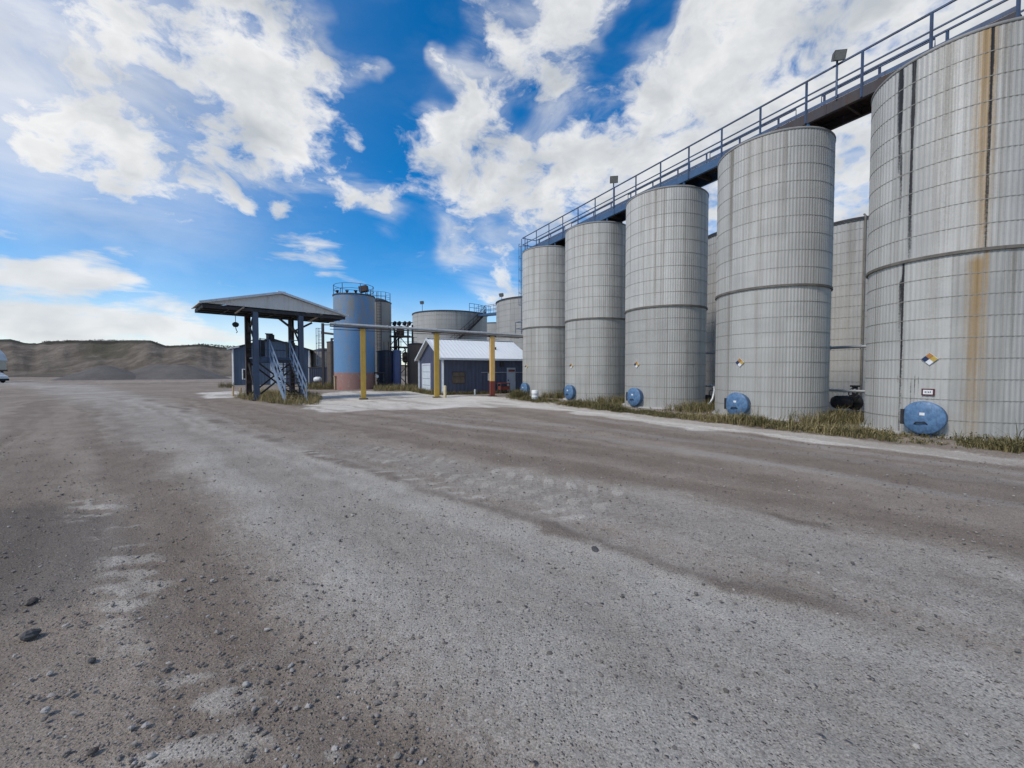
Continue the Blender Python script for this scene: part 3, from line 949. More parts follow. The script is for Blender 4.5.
def clad_shell(name, c, rad_, z0, z1, band_step, mat, parent, streaks, seed, ribs=112, rib_d=.0065, rings=True, per=4):
    """ribbed metal cladding in horizontal courses held by thin straps; stains run down it"""
    rng = np.random.default_rng(seed)
    n = ribs * per
    th = np.arange(n) * 2 * np.pi / n
    prof = np.array([0, 0, 1, 1] if per == 4 else [0, 1]) * rib_d
    rr = rad_ + np.tile(prof, ribs)
    nb = max(1, int(round((z1 - z0) / band_step)))
    zb = np.linspace(z0, z1, nb + 1)
    rows, isband = [], []
    for i in range(nb):
        for q in (0.0, .5):
            rows.append(zb[i] + q * (zb[i + 1] - zb[i])); isband.append(i)
    rows.append(z1); isband.append(nb - 1)
    rows = np.array(rows)
    V, A4 = [], []
    npan = 13
    off = rng.uniform(0, 6.28, nb)
    offp = rng.uniform(0, 6.28)
    tone = rng.uniform(0.2, .8, (nb, npan))
    coltone = rng.uniform(-.34, .34, npan)
    pan_idx = (np.floor((th + offp) / (2 * np.pi / npan)).astype(int)) % npan
    edge = np.abs(((th + offp) / (2 * np.pi / npan)) % 1.0 - .0)
    edge = np.minimum(edge, 1 - edge) * (2 * np.pi / npan) * rad_
    seam = np.exp(-(edge / .025) ** 2) * rng.uniform(.2, .75, npan)[pan_idx]

    def stain(zr):
        rust, grime, black = np.zeros(n), np.zeros(n), np.zeros(n)
        for (kind, a0, w, za, zc, s) in streaks:
            d = np.abs((th - a0 + np.pi) % (2 * np.pi) - np.pi) * rad_
            ww = w * (.7 + .6 * vnoise(np.full(1, zr * 1.3), np.full(1, a0 * 7), seed)[0])
            g = np.exp(-(d / ww) ** 2) * s
            fade = 1.0 if zc <= zr <= za else max(0, 1 - (zr - za) / .15) if zr > za else max(0, 1 - (zc - zr) / 1.2)
            fade *= .55 + .45 * (zr - zc) / (za - zc + 1e-6) if zr < za else 1
            g = g * max(0, fade)
            if kind == 'r': rust = np.maximum(rust, g)
            elif kind == 'g': grime = np.maximum(grime, g)
            else: black = np.maximum(black, g)
        return rust, np.maximum(grime, seam), black
    for zi, z in enumerate(rows):
        V.append(np.column_stack([c[0] + rr * np.cos(th), c[1] + rr * np.sin(th), np.full(n, z)]))
        r_, g_, b_ = stain(z)
        tn = np.clip(tone[isband[zi], pan_idx] * .5 + .25 + coltone[pan_idx], 0, 1)
        A4.append(np.column_stack([r_, g_, b_, tn]))
    nrow = len(rows)
    faces = []
    j = np.arange(n); jn = (j + 1) % n
    for i in range(nrow - 1):
        faces.append(np.column_stack([i * n + j, i * n + jn, (i + 1) * n + jn, (i + 1) * n + j]))
    base = nrow * n
    if rings:
        m_ = n // per
        tr = np.arange(m_) * 2 * np.pi / m_
        for zc in zb[1:-1]:
            for (ro, dz) in ((rad_ + .004, -.009), (rad_ + rib_d + .004, -.009), (rad_ + rib_d + .004, .009), (rad_ + .004, .009)):
                V.append(np.column_stack([c[0] + ro * np.cos(tr), c[1] + ro * np.sin(tr), np.full(m_, zc + dz)]))
                A4.append(np.tile([[.0, .62, .08, .3]], (m_, 1)))
            k = np.arange(m_); kn = (k + 1) % m_
            for q in range(3):
                faces.append(np.column_stack([base + q * m_ + k, base + q * m_ + kn, base + (q + 1) * m_ + kn, base + (q + 1) * m_ + k]))
            base += 4 * m_
    V = np.vstack(V); A4 = np.vstack(A4).astype(np.float32); F = np.vstack(faces)
    off3 = np.array(parent.location) if parent else np.zeros(3)
    me = bpy.data.meshes.new(name)
    me.from_pydata((V - off3).tolist(), [], F.tolist())
    at = me.attributes.new("stain", 'FLOAT_COLOR', 'POINT')
    at.data.foreach_set("color", A4.ravel())
    me.materials.append(mat)
    o = bpy.data.objects.new(name, me)
    COL.objects.link(o)
    if parent: o.parent = parent
    return o


def on_wall(c, rad_, a, z, off=0.0):
    return Vector((c[0] + (rad_ + off) * math.cos(a), c[1] + (rad_ + off) * math.sin(a), z))


SILO_LABELS = [
    'smallest-looking ribbed metal silo at the far end of the walkway, beside the white-roofed shed',
    'ribbed metal silo between the farthest silo and the middle silo of the row',
    'middle ribbed metal silo of the front row of five, under the walkway',
    'ribbed metal silo with olive streaks down its upper left, next to the nearest silo',
    'nearest, largest-looking ribbed metal silo with a long orange rust streak']


def make_silo(k):
    c = SILOS[k]
    root = thing("storage_silo", SILO_LABELS[k], 'silo', c, 'silos in the front row')
    rng = random.Random(100 + k)
    up, lo = [], []
    A = lambda px: ang_at(c, SILO_R, px)
    face = math.atan2(-NROW.y, -NROW.x)
    if k == 4:
        up += [('r', A(976), .19, 10, 4.6, 1.0), ('b', A(980.5), .032, 10, 4.7, 1.1), ('b', A(893.5), .075, 10, 7.4, 1.1), ('b', A(896), .035, 7.8, 5.4, .75), ('b', A(905.5), .055, 10, 4.9, 1.1),
               ('g', A(938), .20, 10, 5, .62), ('g', A(958), .10, 10, 6, .4), ('g', A(996), .14, 10, 5, .55), ('g', A(1012), .2, 10, 5, .5)]
        lo += [('r', A(973), .19, 4.5, -.5, .95), ('r', A(983), .06, 4.6, 1, .8), ('r', A(962), .07, 4.2, .5, .45), ('g', A(930), .22, 4.6, 1.5, .45), ('b', A(900.5), .038, 4.6, -.3, 1.0), ('b', A(898), .07, 4.2, 2.6, .85),
               ('b', A(911), .03, 1.45, .5, .7), ('b', A(915), .02, 1.6, .9, .85), ('b', A(919), .018, 1.5, 1.0, .7), ('b', A(908), .022, 1.5, .3, .6), ('b', A(898), .06, 1.5, 1.2, .55),
               ('g', A(1010), .2, 4.6, 2.0, .6)]
    elif k == 3:
        up += [('g', A(729), .11, 10, 4.6, .95), ('g', A(746), .14, 10, 5.5, .55), ('g', A(758), .04, 10, 4.6, .7), ('g', A(781), .08, 10, 4.6, .62), ('g', A(768), .2, 10, 6, .35), ('g', A(800), .03, 10, 5, .4)]
        lo += [('g', A(728), .10, 4.6, .2, .75), ('g', A(757), .03, 4.6, 1, .5)]
    elif k == 2:
        up += [('g', A(654), .06, 10, 4.6, .85), ('g', A(663), .035, 10, 5, .6), ('g', A(640), .1, 10, 6, .45), ('g', A(671), .025, 10, 4.6, .5), ('r', A(654), .04, 10, 8.4, .35)]
        lo += [('g', A(654), .05, 4.6, 1.5, .5)]
    elif k == 1:
        up += [('g', A(583), .10, 10, 4.6, .6), ('g', A(574), .05, 10, 4.6, .6), ('g', A(613), .04, 10, 5, .6), ('g', A(600), .1, 10, 5, .35)]
        lo += [('g', A(576), .06, 4.6, 1.5, .6), ('g', A(583), .05, 4.6, 2.5, .5)]
    else:
        up += [('g', A(534), .08, 10, 4.6, .75), ('g', A(547), .06, 10, 4.6, .5), ('g', A(556), .1, 10, 5, .45)]
        lo += [('g', A(534), .06, 4.6, 1, .5)]
    for _ in range(9):
        up.append(('g', rng.uniform(0, 6.28), rng.uniform(.02, .12), 10, rng.uniform(4.6, 8), rng.uniform(.25, .55)))
        lo.append(('g', rng.uniform(0, 6.28), rng.uniform(.02, .10), 4.6, rng.uniform(0, 3), rng.uniform(.2, .5)))
    # lower shell has a darker cladding tone than the upper one
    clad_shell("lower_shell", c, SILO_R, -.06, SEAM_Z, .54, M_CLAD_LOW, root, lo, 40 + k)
    clad_shell("upper_shell", c, SILO_R + .018, SEAM_Z + .07, SILO_H - .03, .565, M_CLAD, root, up, 60 + k)
    MB().ring(c, SILO_R - .02, SEAM_Z - .005, .075, .075, 96).build("seam_band", M_BAND, root)
    rf = MB()
    rf.lathe(c, [(SILO_R + .03, SILO_H - .06), (SILO_R + .042, SILO_H - .05), (SILO_R + .042, SILO_H), (SILO_R + .01, SILO_H + .03), (SILO_R * .5, SILO_H + .16), (.05, SILO_H + .26)], 80, cap1=True)
    rf.build("roof", M_ROOF, root)
    # blue manhole cover facing the road
    ax = -NROW
    base = on_wall(c, SILO_R, face, .50, -.12)
    mh = MB()
    mh.lathe(base, [(.395, 0), (.40, .30), (.425, .305), (.43, .34), (.405, .352)], 44, axis=ax)
    mh.lathe(base, [(.405, .352), (.33, .385), (.20, .41), (.08, .418), (.0, .42)], 44, axis=ax)
    lid = mh.build("manhole_cover", M_LID, root)
    side = Vector((-ax.y, ax.x, 0))
    hg = MB()
    MB().bar(base + ax * .36 - side * .40 + Vector((0, 0, -.2)), base + ax * .36 - side * .40 + Vector((0, 0, .2)), .05, .07).build("hinge", M_DARK, lid)
    hg.tube([base + ax * .40 + Vector((0, 0, -.17)) - side * .15, base + ax * .46 + Vector((0, 0, -.12)) - side * .10, base + ax * .46 + Vector((0, 0, -.10)) + side * .06, base + ax * .40 + Vector((0, 0, -.16)) + side * .10], .017, 8)
    hg.build("handle", M_DARK, lid)
    stc = base + ax * .412 + Vector((0, 0, .10))
    MB().box(stc, side * .05, ax * .012, Vector((0, 0, .035))).build("sticker", M_STICK, lid)
    # hazard diamond on the wall above it
    zc = 2.02
    dc = on_wall(c, SILO_R, face + (.02 if k == 4 else 0), zc, .035)
    s_ = .165
    holder = MB()
    up_v, sd = Vector((0, 0, 1)), side
    holder.poly([dc + up_v * s_ - ax * .004, dc + sd * s_ - ax * .004, dc - up_v * s_ - ax * .004, dc - sd * s_ - ax * .004], -ax * .012)
    hp = holder.build("hazard_diamond", M_STICK, root)
    q = s_ * .47
    # photo: blue left, faded red top, yellow right, white bottom ('side' points to the photo's right)
    for mat_, cc in ((M_NR, up_v), (M_NY, sd), (M_STICK, -up_v), (M_NB, -sd)):
        o_ = dc + cc * q * 1.04
        MB().poly([o_ + up_v * q, o_ + sd * q, o_ - up_v * q, o_ - sd * q], ax * .006).build("colour_panel", mat_, hp)
    if k == 4:
        sg = on_wall(c, SILO_R, face + .015, 1.16, .03)
        MB().box(sg, side * .125, ax * .008, Vector((0, 0, .088))).build("label_sign", M_SIGNRED, root)
        pl = MB().box(sg + ax * .011, side * .092, ax * .003, Vector((0, 0, .056))).build("label_plate", M_STICK, root)
        mk = MB()
        for i_, w_ in enumerate((.018, .010, .016, .012)):
            mk.box(sg + ax * .016 + side * (-.05 + .033 * i_) + up_v * (.004 * (i_ % 2)), side * w_ * .6, ax * .001, up_v * .02)
        mk.build("faint_marks", M_SIGNRED, pl)
    # concrete plinth
    MB().lathe(c, [(SILO_R + .12, -.05), (SILO_R + .12, .05), (SILO_R - .1, .055)], 64).build("plinth", M_CONCRETE, root)
    return root


for k in range(5):
    make_silo(k)

# ------------------------------------------------------------------ cladded storage tanks further back
def back_tank(label, c, rad_, h, step, seed, group, ribs=90, rail=False, name="storage_tank"):
    c = Vector(c)
    root = thing(name, label, 'tank', c, group)
    rng = random.Random(seed)
    st = [('g', rng.uniform(0, 6.28), rng.uniform(.05, .25), h, rng.uniform(0, h * .6), rng.uniform(.25, .6)) for _ in range(16)]
    clad_shell("shell", c, rad_, -.05, h, step, M_CLAD_BACK, root, st, seed, ribs=ribs, per=4 if rad_ < 3 else 2, rib_d=.012)
    MB().lathe(c, [(rad_ + .06, h - .14), (rad_ + .07, h), (rad_ * .5, h + .22), (.05, h + .4)], 72, cap1=True).build("roof", M_ROOF, root)
    MB().ring(c, rad_ + .03, h - .10, .06, .12, 72).build("rim", M_DARK, root)
    return root


tA = back_tank('ribbed tank in the back row, seen in the gap between the two nearest silos', (20.1, 24.4, 0), 2.5, 9.95, .6, 301, 'tanks in the back row')
tB = back_tank('ribbed tank in the back row, seen as a sliver right of the middle silo', (14.5, 25.7, 0), 2.5, 9.95, .6, 302, 'tanks in the back row')
d_ = Vector((20.1, 24.4, 0)); aa = ang_at(d_, 2.5, 861)
lad = MB()
lad.tube([on_wall(d_, 2.5, aa, .2, .07), on_wall(d_, 2.5, aa, 10.0, .07), on_wall(d_, 2.5, aa, 10.15, -.2)], .05, 8)
lad.build("vent_line", M_BAND, tA)

# the big far tanks
tank1_c = Vector(((450.5 - 512) / FPX * 60, 60, 0))
tank1 = back_tank('wide round ribbed tank with a diagonal stair, behind the white-roofed shed', tank1_c, 5.33, 9.8, .62, 311, 'big tanks behind the shed', ribs=150)
tank2_c = Vector((3.13, 46, 0))
tank2 = back_tank('tall ribbed tank just left of the farthest silo, at the right end of the catwalk', tank2_c, 4.87, 9.25, .6, 312, 'big tanks behind the shed', ribs=150)
tank3 = back_tank('distant low-looking ribbed tank in the gap behind the wide tank', (-2.4, 86, 0), 6, 11.2, .65, 313, 'big tanks behind the shed', ribs=120)


def wrap_stair(c, rad_, a0, a1, z0, z1, parent, n=26):
    st, hr = MB(), MB()
    prev = None
    for i in range(n + 1):
        f = i / n
        a, z = a0 + (a1 - a0) * f, z0 + (z1 - z0) * f
        pi, po = on_wall(c, rad_, a, z, .05), on_wall(c, rad_, a, z, .8)
        st.bar(pi, po, .24, .05)
        if prev is not None:
            st.bar(prev[1], po, .06, .25)
            hr.bar(prev[1] + Vector((0, 0, 1)), po + Vector((0, 0, 1)), .05)
            hr.bar(prev[1] + Vector((0, 0, .5)), po + Vector((0, 0, .5)), .04)
        if i % 3 == 0: hr.bar(po, po + Vector((0, 0, 1)), .05)
        prev = (pi, po)
    s = st.build("stair", M_DARK, parent)
    hr.build("handrail", M_DARK, s)
    return s


def px_angle(c, rad_, px):
    return ang_at(Vector((c[0], c[1], 0)), rad_, px)


wrap_stair(tank1_c, 5.33, px_angle(tank1_c, 5.33, 450), px_angle(tank1_c, 5.33, 481), 5.0, 9.8, tank1)
# rim railing over part of tank 1
rl = MB()
a0, a1 = px_angle(tank1_c, 5.33, 470), px_angle(tank1_c, 5.33, 484) + .7
for i in range(9):
    a = a0 + (a1 - a0) * i / 8
    p = on_wall(tank1_c, 5.33, a, 9.8, -.1)
    rl.bar(p, p + Vector((0, 0, 1.1)), .06)
    if i:
        for z in (.55, 1.1): rl.bar(q_ + Vector((0, 0, z)), p + Vector((0, 0, z)), .05)
    q_ = p
rl.build("railing", M_BLUE, tank1)
# catwalk between tank1 and tank2
ca = thing("catwalk", 'short blue catwalk with railings bridging the two big tank tops', 'catwalk', (-2.2, 50, 9.6))
p0, p1 = on_wall(tank1_c, 5.33, -.45, 9.5, -.5), on_wall(tank2_c, 4.87, 2.62, 8.5, .02)
MB().bar(p0, p1, .9, .28).build("deck", M_BLUE, ca)
rl = MB()
sdv = (p1 - p0).normalized().cross(Vector((0, 0, 1)))
for s_ in (-.42, .42):
    for z in (.6, 1.15): rl.bar(p0 + sdv * s_ + Vector((0, 0, z)), p1 + sdv * s_ + Vector((0, 0, z)), .05)
    for i in range(6):
        p = p0 + (p1 - p0) * i / 5 + sdv * s_
        rl.bar(p, p + Vector((0, 0, 1.15)), .05)
rl.build("railing", M_BLUEGREY, ca)


def floodlight(label, foot, h, head, yaw, group, tilt=.5, size=1.0):
    """box floodlight on a short pole"""
    root = thing("floodlight", label, 'floodlight', foot, group)
    f = Vector(foot)
    mb = MB(); mb.tube([f, f + Vector((0, 0, h))], .032 * size, 10)
    mb.build("pole", M_BLUEGREY, root)
    d = Vector((math.sin(yaw) * math.cos(tilt), math.cos(yaw) * math.cos(tilt), -math.sin(tilt)))
    s = d.cross(Vector((0, 0, 1))).normalized()
    u = s.cross(d)
    c = f + Vector((0, 0, h + .10 * size)) + d * .05
    w = head
    hb = MB()
    o = [c - d * w * .45 + s * a * w * .42 + u * b * w * .34 for a, b in ((-1, -1), (1, -1), (1, 1), (-1, 1))]
    i = [c + d * w * .40 + s * a * w * .60 + u * b * w * .50 for a, b in ((-1, -1), (1, -1), (1, 1), (-1, 1))]
    hb.add(o + i, [(0, 1, 2, 3), (7, 6, 5, 4), (0, 4, 5, 1), (1, 5, 6, 2), (2, 6, 7, 3), (3, 7, 4, 0)])
    hb.box(c - d * w * .5, d * w * .08, s * w * .28, u * w * .22)
    hd = hb.build("lamp_head", M_LAMP, root, bevel=.012)
    MB().box(c + d * w * .41, d * w * .012, s * w * .52, u * w * .43).build("lens", M_GLASS_DULL, hd)
    MB().bar(f + Vector((0, 0, h)), c - u * w * .3, .05 * size).build("bracket", M_DARK, root)
    return root


floodlight('small floodlight on a pole on the left rim of the wide tank', on_wall(tank1_c, 5.33, px_angle(tank1_c, 5.33, 422.5), 9.8, -.05), 1.1, .42, 3.4, 'floodlights on the tank rims', size=1.05)
floodlight('small floodlight on a pole beside the blue catwalk at the tank tops', on_wall(tank2_c, 4.87, 2.75, 9.25, -.2), 1.2, .42, 3.6, 'floodlights on the tank rims', size=1.05)

# ------------------------------------------------------------------ overhead walkway along the silo tops
wk = thing("overhead_walkway", 'long blue steel walkway with railings running over the tops of the silos', 'walkway', SILOS[2] + Vector((0, 0, SILO_H)))
Z0 = SILO_H + .30
ROWN = SILOS[2].dot(NROW)
A_S = [s.dot(DROW) for s in SILOS]


def walk_at_px(px, n_off):
    """distance along the row of the walkway point in that direction of view"""
    r_ = (px - 512) / FPX
    y = (ROWN + n_off) / (r_ * NROW.x + NROW.y)
    return Vector((r_ * y, y, 0)).dot(DROW)


A_END0, A_END1 = walk_at_px(1006, -.6), walk_at_px(522.3, -.6)


def wpt(n_off, along, z):
    return NROW * (ROWN + n_off) + DROW * along + Vector((0, 0, z))


HW = .60
for s_ in (-1, 1):
    # bolted lengths; the two nearest have lost their paint
    cuts = [A_END0, A_END0 + 4.1, A_END0 + 7.1, A_END0 + 13, A_END0 + 19, A_END1]
    for i, (xa, xb) in enumerate(zip(cuts[:-1], cuts[1:])):
        b = MB()
        b.bar(wpt(s_ * HW, xa, Z0 + .16), wpt(s_ * HW, xb - .008, Z0 + .16), .022, .30)
        for z in (Z0 + .005, Z0 + .315):
            b.bar(wpt(s_ * (HW - .05), xa, z), wpt(s_ * (HW - .05), xb - .008, z), .12, .018)
        b.build("edge_beam", M_WALKRUST if i < 2 else M_BLUE, wk)
dk = MB()
dk.bar(wpt(0, A_END0 + .02, Z0 + .335), wpt(0, A_END1 - .02, Z0 + .335), HW * 2 - .03, .03)
x = A_END0 + .3
while x < A_END1:
    dk.bar(wpt(-HW + .02, x, Z0 + .12), wpt(HW - .02, x, Z0 + .12), .06, .16)
    x += 1.1
dk.build("deck", M_RUSTSTEEL, wk)
ZD = Z0 + .35
for s_ in (-1, 1):
    hr = MB()
    for z, t_ in ((1.08, .05), (.58, .04)):
        hr.bar(wpt(s_ * HW, A_END0 + .0, ZD + z), wpt(s_ * HW, A_END1, ZD + z), t_, t_)
    hr.bar(wpt(s_ * (HW - .02), A_END0, ZD + .07), wpt(s_ * (HW - .02), A_END1, ZD + .07), .012, .12)
    h_ = hr.build("handrail", M_RAIL, wk)
    x, i = A_END0 + .02, 0
    while x < A_END1 + .01:
        MB().bar(wpt(s_ * (HW + .012), x, Z0 + .02), wpt(s_ * (HW + .012), x, ZD + 1.07), .055, .055).build("post", M_RAIL, wk)
        x += 1.56
# cross rails at both ends
for xx in (A_END0, A_END1):
    hr = MB()
    for z in (1.08, .58): hr.bar(wpt(-HW, xx, ZD + z), wpt(HW, xx, ZD + z), .045)
    hr.build("end_rail", M_BLUE, wk)
# pipe along the deck (conveying line) seen as a lower inner rail
ip = MB()
ipts = []
for x0_, x1_ in ((A_END0 + 1.6, A_END0 + 4.4), (A_END0 + 5.2, A_END0 + 8.6), (A_END0 + 9.6, A_END0 + 13.4), (A_END0 + 14.5, A_END0 + 18.3), (A_END0 + 19, A_END0 + 22)):
    ip.tube([wpt(-.25, x0_, ZD), wpt(-.25, x0_, ZD + .52), wpt(-.25, x1_, ZD + .52), wpt(-.25, x1_, ZD)], .024, 8)
ip.build("inner_rail", M_RAIL, wk)
for k in range(5):
    for da in (-1.45, 1.45):
        for s_ in (-1, 1):
            a_ = A_S[k] + da
            rr = math.hypot(da, HW)
            zt = SILO_H + .04
            lg = MB()
            lg.bar(wpt(s_ * (HW - .05), a_, zt - .06), wpt(s_ * (HW - .05), a_, Z0 + .01), .075)
            lg.box(wpt(s_ * (HW - .05), a_, zt + .02), NROW * .1, DROW * .1, Vector((0, 0, .012)))
            lg.build("leg", M_BLUE, wk)
# ladder down at the far end, with landing
ld = MB()
fe = A_END1 + .02
for s_ in (-.25, .25):
    ld.bar(wpt(-HW + .3 + s_, fe + .18, 4.5), wpt(-HW + .3 + s_, fe + .18, ZD + 1.1), .055)
z = 4.7
while z < ZD:
    ld.bar(wpt(-HW + .05, fe + .18, z), wpt(-HW + .55, fe + .18, z), .03)
    z += .3
ldo = ld.build("ladder", M_BLUEGREY, wk)
cg = MB()
for z in np.arange(6.8, ZD + .8, .9):
    pts = [wpt(-HW + .3 + .36 * math.cos(q), fe + .18 + .62 * math.sin(q), z) for q in np.linspace(0, math.pi, 9)]
    cg.tube(pts, .016, 6)
for q in (.5, 1.57, 2.64):
    cg.bar(wpt(-HW + .3 + .36 * math.cos(q), fe + .18 + .62 * math.sin(q), 6.8), wpt(-HW + .3 + .36 * math.cos(q), fe + .18 + .62 * math.sin(q), ZD + .8), .03)
cg.build("cage", M_BLUEGREY, ldo)
lnd = MB()
c0 = wpt(-HW + .3, fe + .1, 4.45)
lnd.box(c0, NROW * .5, DROW * .6, Vector((0, 0, .05)))
for su in (-1, 1):
    for sv2 in (-1, 1):
        p = c0 + NROW * .48 * su + DROW * .58 * sv2
        lnd.bar(p, p + Vector((0, 0, 1.0)), .05)
for z in (.5, 1.0):
    lnd.bar(c0 + NROW * -.48 + DROW * .58 + Vector((0, 0, z)), c0 + NROW * -.48 - DROW * .58 + Vector((0, 0, z)), .04)
    lnd.bar(c0 + NROW * .48 + DROW * .58 + Vector((0, 0, z)), c0 + NROW * .48 - DROW * .58 + Vector((0, 0, z)), .04)
    lnd.bar(c0 + NROW * -.48 + DROW * .58 + Vector((0, 0, z)), c0 + NROW * .48 + DROW * .58 + Vector((0, 0, z)), .04)
for s_ in (-.3, .3):
    lnd.bar(c0 + NROW * s_, c0 + NROW * s_ * .9 - DROW * 1.05 + Vector((0, 0, -.02)), .06)
lnd.build("landing", M_BLUEGREY, wk)


floodlight('larger-looking box floodlight on a pole on the walkway, between the two nearest silos', wpt(-HW - .06, walk_at_px(830.5, -HW), ZD), 1.20, .30, 3.3, 'floodlights along the walkway', tilt=.35, size=1.0)
floodlight('box floodlight on a pole on the walkway, above the second farthest silo', wpt(-HW - .06, walk_at_px(613, -HW), ZD), 1.38, .36, 3.3, 'floodlights along the walkway', tilt=.35, size=1.0)

# ------------------------------------------------------------------ pipes and pump between silos
pr = thing("pipe_run", 'pair of pale horizontal pipes running behind the silos near the ground and at mid height', 'pipes', wpt(2.6, A_S[3], 0))
for nm, z, r_, off in (("upper_pipe", 2.65, .055, 2.9), ("lower_pipe", .95, .05, 2.5)):
    t_ = MB()
    t_.tube([wpt(off, A_S[4] - 2, z), wpt(off, A_S[0] + 1, z)], r_, 12)
    for x in np.arange(A_S[4] - 1.8, A_S[0] + 1, 1.0):
        t_.lathe(wpt(off, x, z), [(r_ + .03, -.02), (r_ + .03, .02)], 12, axis=DROW, cap0=True, cap1=True)
    t_.build(nm, M_GALV, pr)
for k in range(4):
    x = (A_S[k] + A_S[k + 1]) / 2
    MB().bar(wpt(2.7, x, 0), wpt(2.7, x, 2.7), .08).build("support", M_DARK, pr)


def pump(label, px, depth, sc=1.0):
    x, y = (px - 512) / FPX * depth, depth
    root = thing("pump", label, 'pump', (x, y, 0), 'pumps between the silos')
    c = Vector((x, y, .42 * sc))
    MB().obox(x - .5 * sc, x + .5 * sc, y - .22 * sc, y + .22 * sc, .0, .12 * sc).build("base_frame", M_DARK, root)
    mo = MB()
    mo.lathe(c + Vector((-.05 * sc, 0, 0)), [(.0, -.36 * sc), (.10 * sc, -.36 * sc), (.19 * sc, -.33 * sc), (.20 * sc, .15 * sc), (.13 * sc, .19 * sc), (0, .19 * sc)], 20, axis=(1, 0, 0))
    for i in range(9):
        mo.lathe(c + Vector((-.30 * sc + .045 * i * sc, 0, 0)), [(.2 * sc, -.008), (.225 * sc, -.008), (.225 * sc, .008), (.2 * sc, .008)], 20, axis=(1, 0, 0))
    mo.build("motor", M_DARK, root)
    ca_ = MB()
    ca_.lathe(c + Vector((.32 * sc, 0, 0)), [(0, -.14 * sc), (.12 * sc, -.14 * sc), (.26 * sc, -.08 * sc), (.28 * sc, .06 * sc), (.14 * sc, .12 * sc), (.1 * sc, .22 * sc), (0, .22 * sc)], 20, axis=(1, 0, 0))
    ca_.tube([c + Vector((.32 * sc, 0, .2 * sc)), c + Vector((.32 * sc, 0, .55 * sc))], .08 * sc, 12)
    ca_.lathe(c + Vector((.32 * sc, 0, .55 * sc)), [(.14 * sc, -.03), (.14 * sc, .03)], 14, cap0=True, cap1=True)
    ca_.build("pump_casing", M_BLACK, root)
    w = MB()
    w.tube([c + Vector((.05 * sc + .16 * sc * math.cos(q), -.26 * sc, .33 * sc + .16 * sc * math.sin(q))) for q in np.linspace(0, 6.283, 17)], .018, 6, caps=False)
    w.bar(c + Vector((-.11 * sc, -.26 * sc, .33 * sc)), c + Vector((.21 * sc, -.26 * sc, .33 * sc)), .02)
    w.build("handwheel", M_DARK, root)
    return root


pump('black pump with a handwheel in the gap between the two nearest silos', 846, 16.2, 1.15)
pump('black pump in the narrow dark gap right of the middle silo', 709, 19.6, .9)
el = MB()
gx, gy = (713 - 512) / FPX * 18.0, 18.0
el.tube([(gx - .15, gy, .25), (gx, gy, .5), (gx + .12, gy + .1, .85), (gx + .2, gy + .3, 1.0)], .05, 10)
tag(el.build("drain_pipe", M_GALV, loc=(gx, gy, 0)), 'short pale bent drain pipe at the foot of the silo with olive streaks', 'pipe')

# white drum by the far silo
x, y = G(535, 400.5)
dr_ = MB()
dr_.lathe((x, y, 0), [(.0, 0), (.19, 0), (.20, .03), (.20, .20), (.21, .21), (.20, .23), (.20, .40), (.21, .41), (.20, .43), (.20, .58), (.17, .61), (0, .62)], 26)
tag(dr_.build("drum", M_WHITE, loc=(x, y, 0)), 'white plastic drum standing in the weeds by the farthest silo', 'drum')

# ------------------------------------------------------------------ shed with white roof
SA = Vector((-5.02, 29.9, 0))
SL = Vector((.885, .466, 0)).normalized()
SWD = Vector((-SL.y, SL.x, 0))
S_LEN, S_WID, S_EAVE, S_RIDGE = 7.1, 6.4, 2.72, 4.22
shed = thing("shed", 'dark blue metal shed with a bright white gable roof, beside the farthest silo', 'shed', SA)
M_SHEDWALL = weathered("shed blue siding", (.066, .074, .118), (.052, .059, .094), dirt=(.022, .024, .032), dirt_amt=.5, scale=1.2, rough=.5, rib=(tuple(SL + SWD), .30))
M_SHEDROOF = weathered("white metal roofing", (.80, .81, .79), (.74, .75, .735), dirt=(.45, .46, .45), dirt_amt=.25, scale=.6, rough=.4, rib=(tuple(SL), .30))
M_TRIM = weathered("pale trim", (.60, .63, .66), (.5, .53, .56), scale=4, rough=.5)
M_DOORW = weathered("white door", (.60, .65, .68), (.5, .55, .58), dirt=(.3, .3, .29), scale=2, rough=.5)
M_BOARD = weathered("brown board", (.13, .10, .072), (.10, .075, .055), scale=3, rough=.8)
M_GREYDOOR = weathered("grey door", (.36, .40, .44), (.30, .33, .36), dirt=(.16, .15, .14), scale=3, rough=.6)


def sp(l, w, z):
    return SA + SL * l + SWD * w + Vector((0, 0, z))


wl = MB()
out = [sp(0, 0, -.05), sp(0, 0, S_EAVE), sp(0, S_WID / 2, S_RIDGE - .02), sp(0, S_WID, S_EAVE), sp(0, S_WID, -.05)]
wl.poly(out, SL * S_LEN)
wl.build("wall", M_SHEDWALL, shed)
rise = (S_RIDGE - S_EAVE) / (S_WID / 2)
rf = MB()
for s_ in (0, 1):
    e = -.32 if s_ == 0 else S_WID + .32
    ez = S_EAVE - .32 * rise + .03
    a_, b_, c_, d4 = sp(-.3, e, ez), sp(S_LEN + .3, e, ez), sp(S_LEN + .3, S_WID / 2, S_RIDGE + .03), sp(-.3, S_WID / 2, S_RIDGE + .03)
    rf.poly([a_, b_, c_, d4], Vector((0, 0, .05)))
rfo = rf.build("roof", M_SHEDROOF, shed)
MB().bar(sp(-.3, S_WID / 2, S_RIDGE + .10), sp(S_LEN + .3, S_WID / 2, S_RIDGE + .10), .35, .03).build("ridge_cap", M_SHEDROOF, rfo)
vt = sp(4.9, 1.4, S_EAVE + 1.4 * rise)
MB().tube([vt, vt + Vector((0, 0, .28))], .06, 10).build("vent_pipe", M_DARK, rfo)
tr = MB()
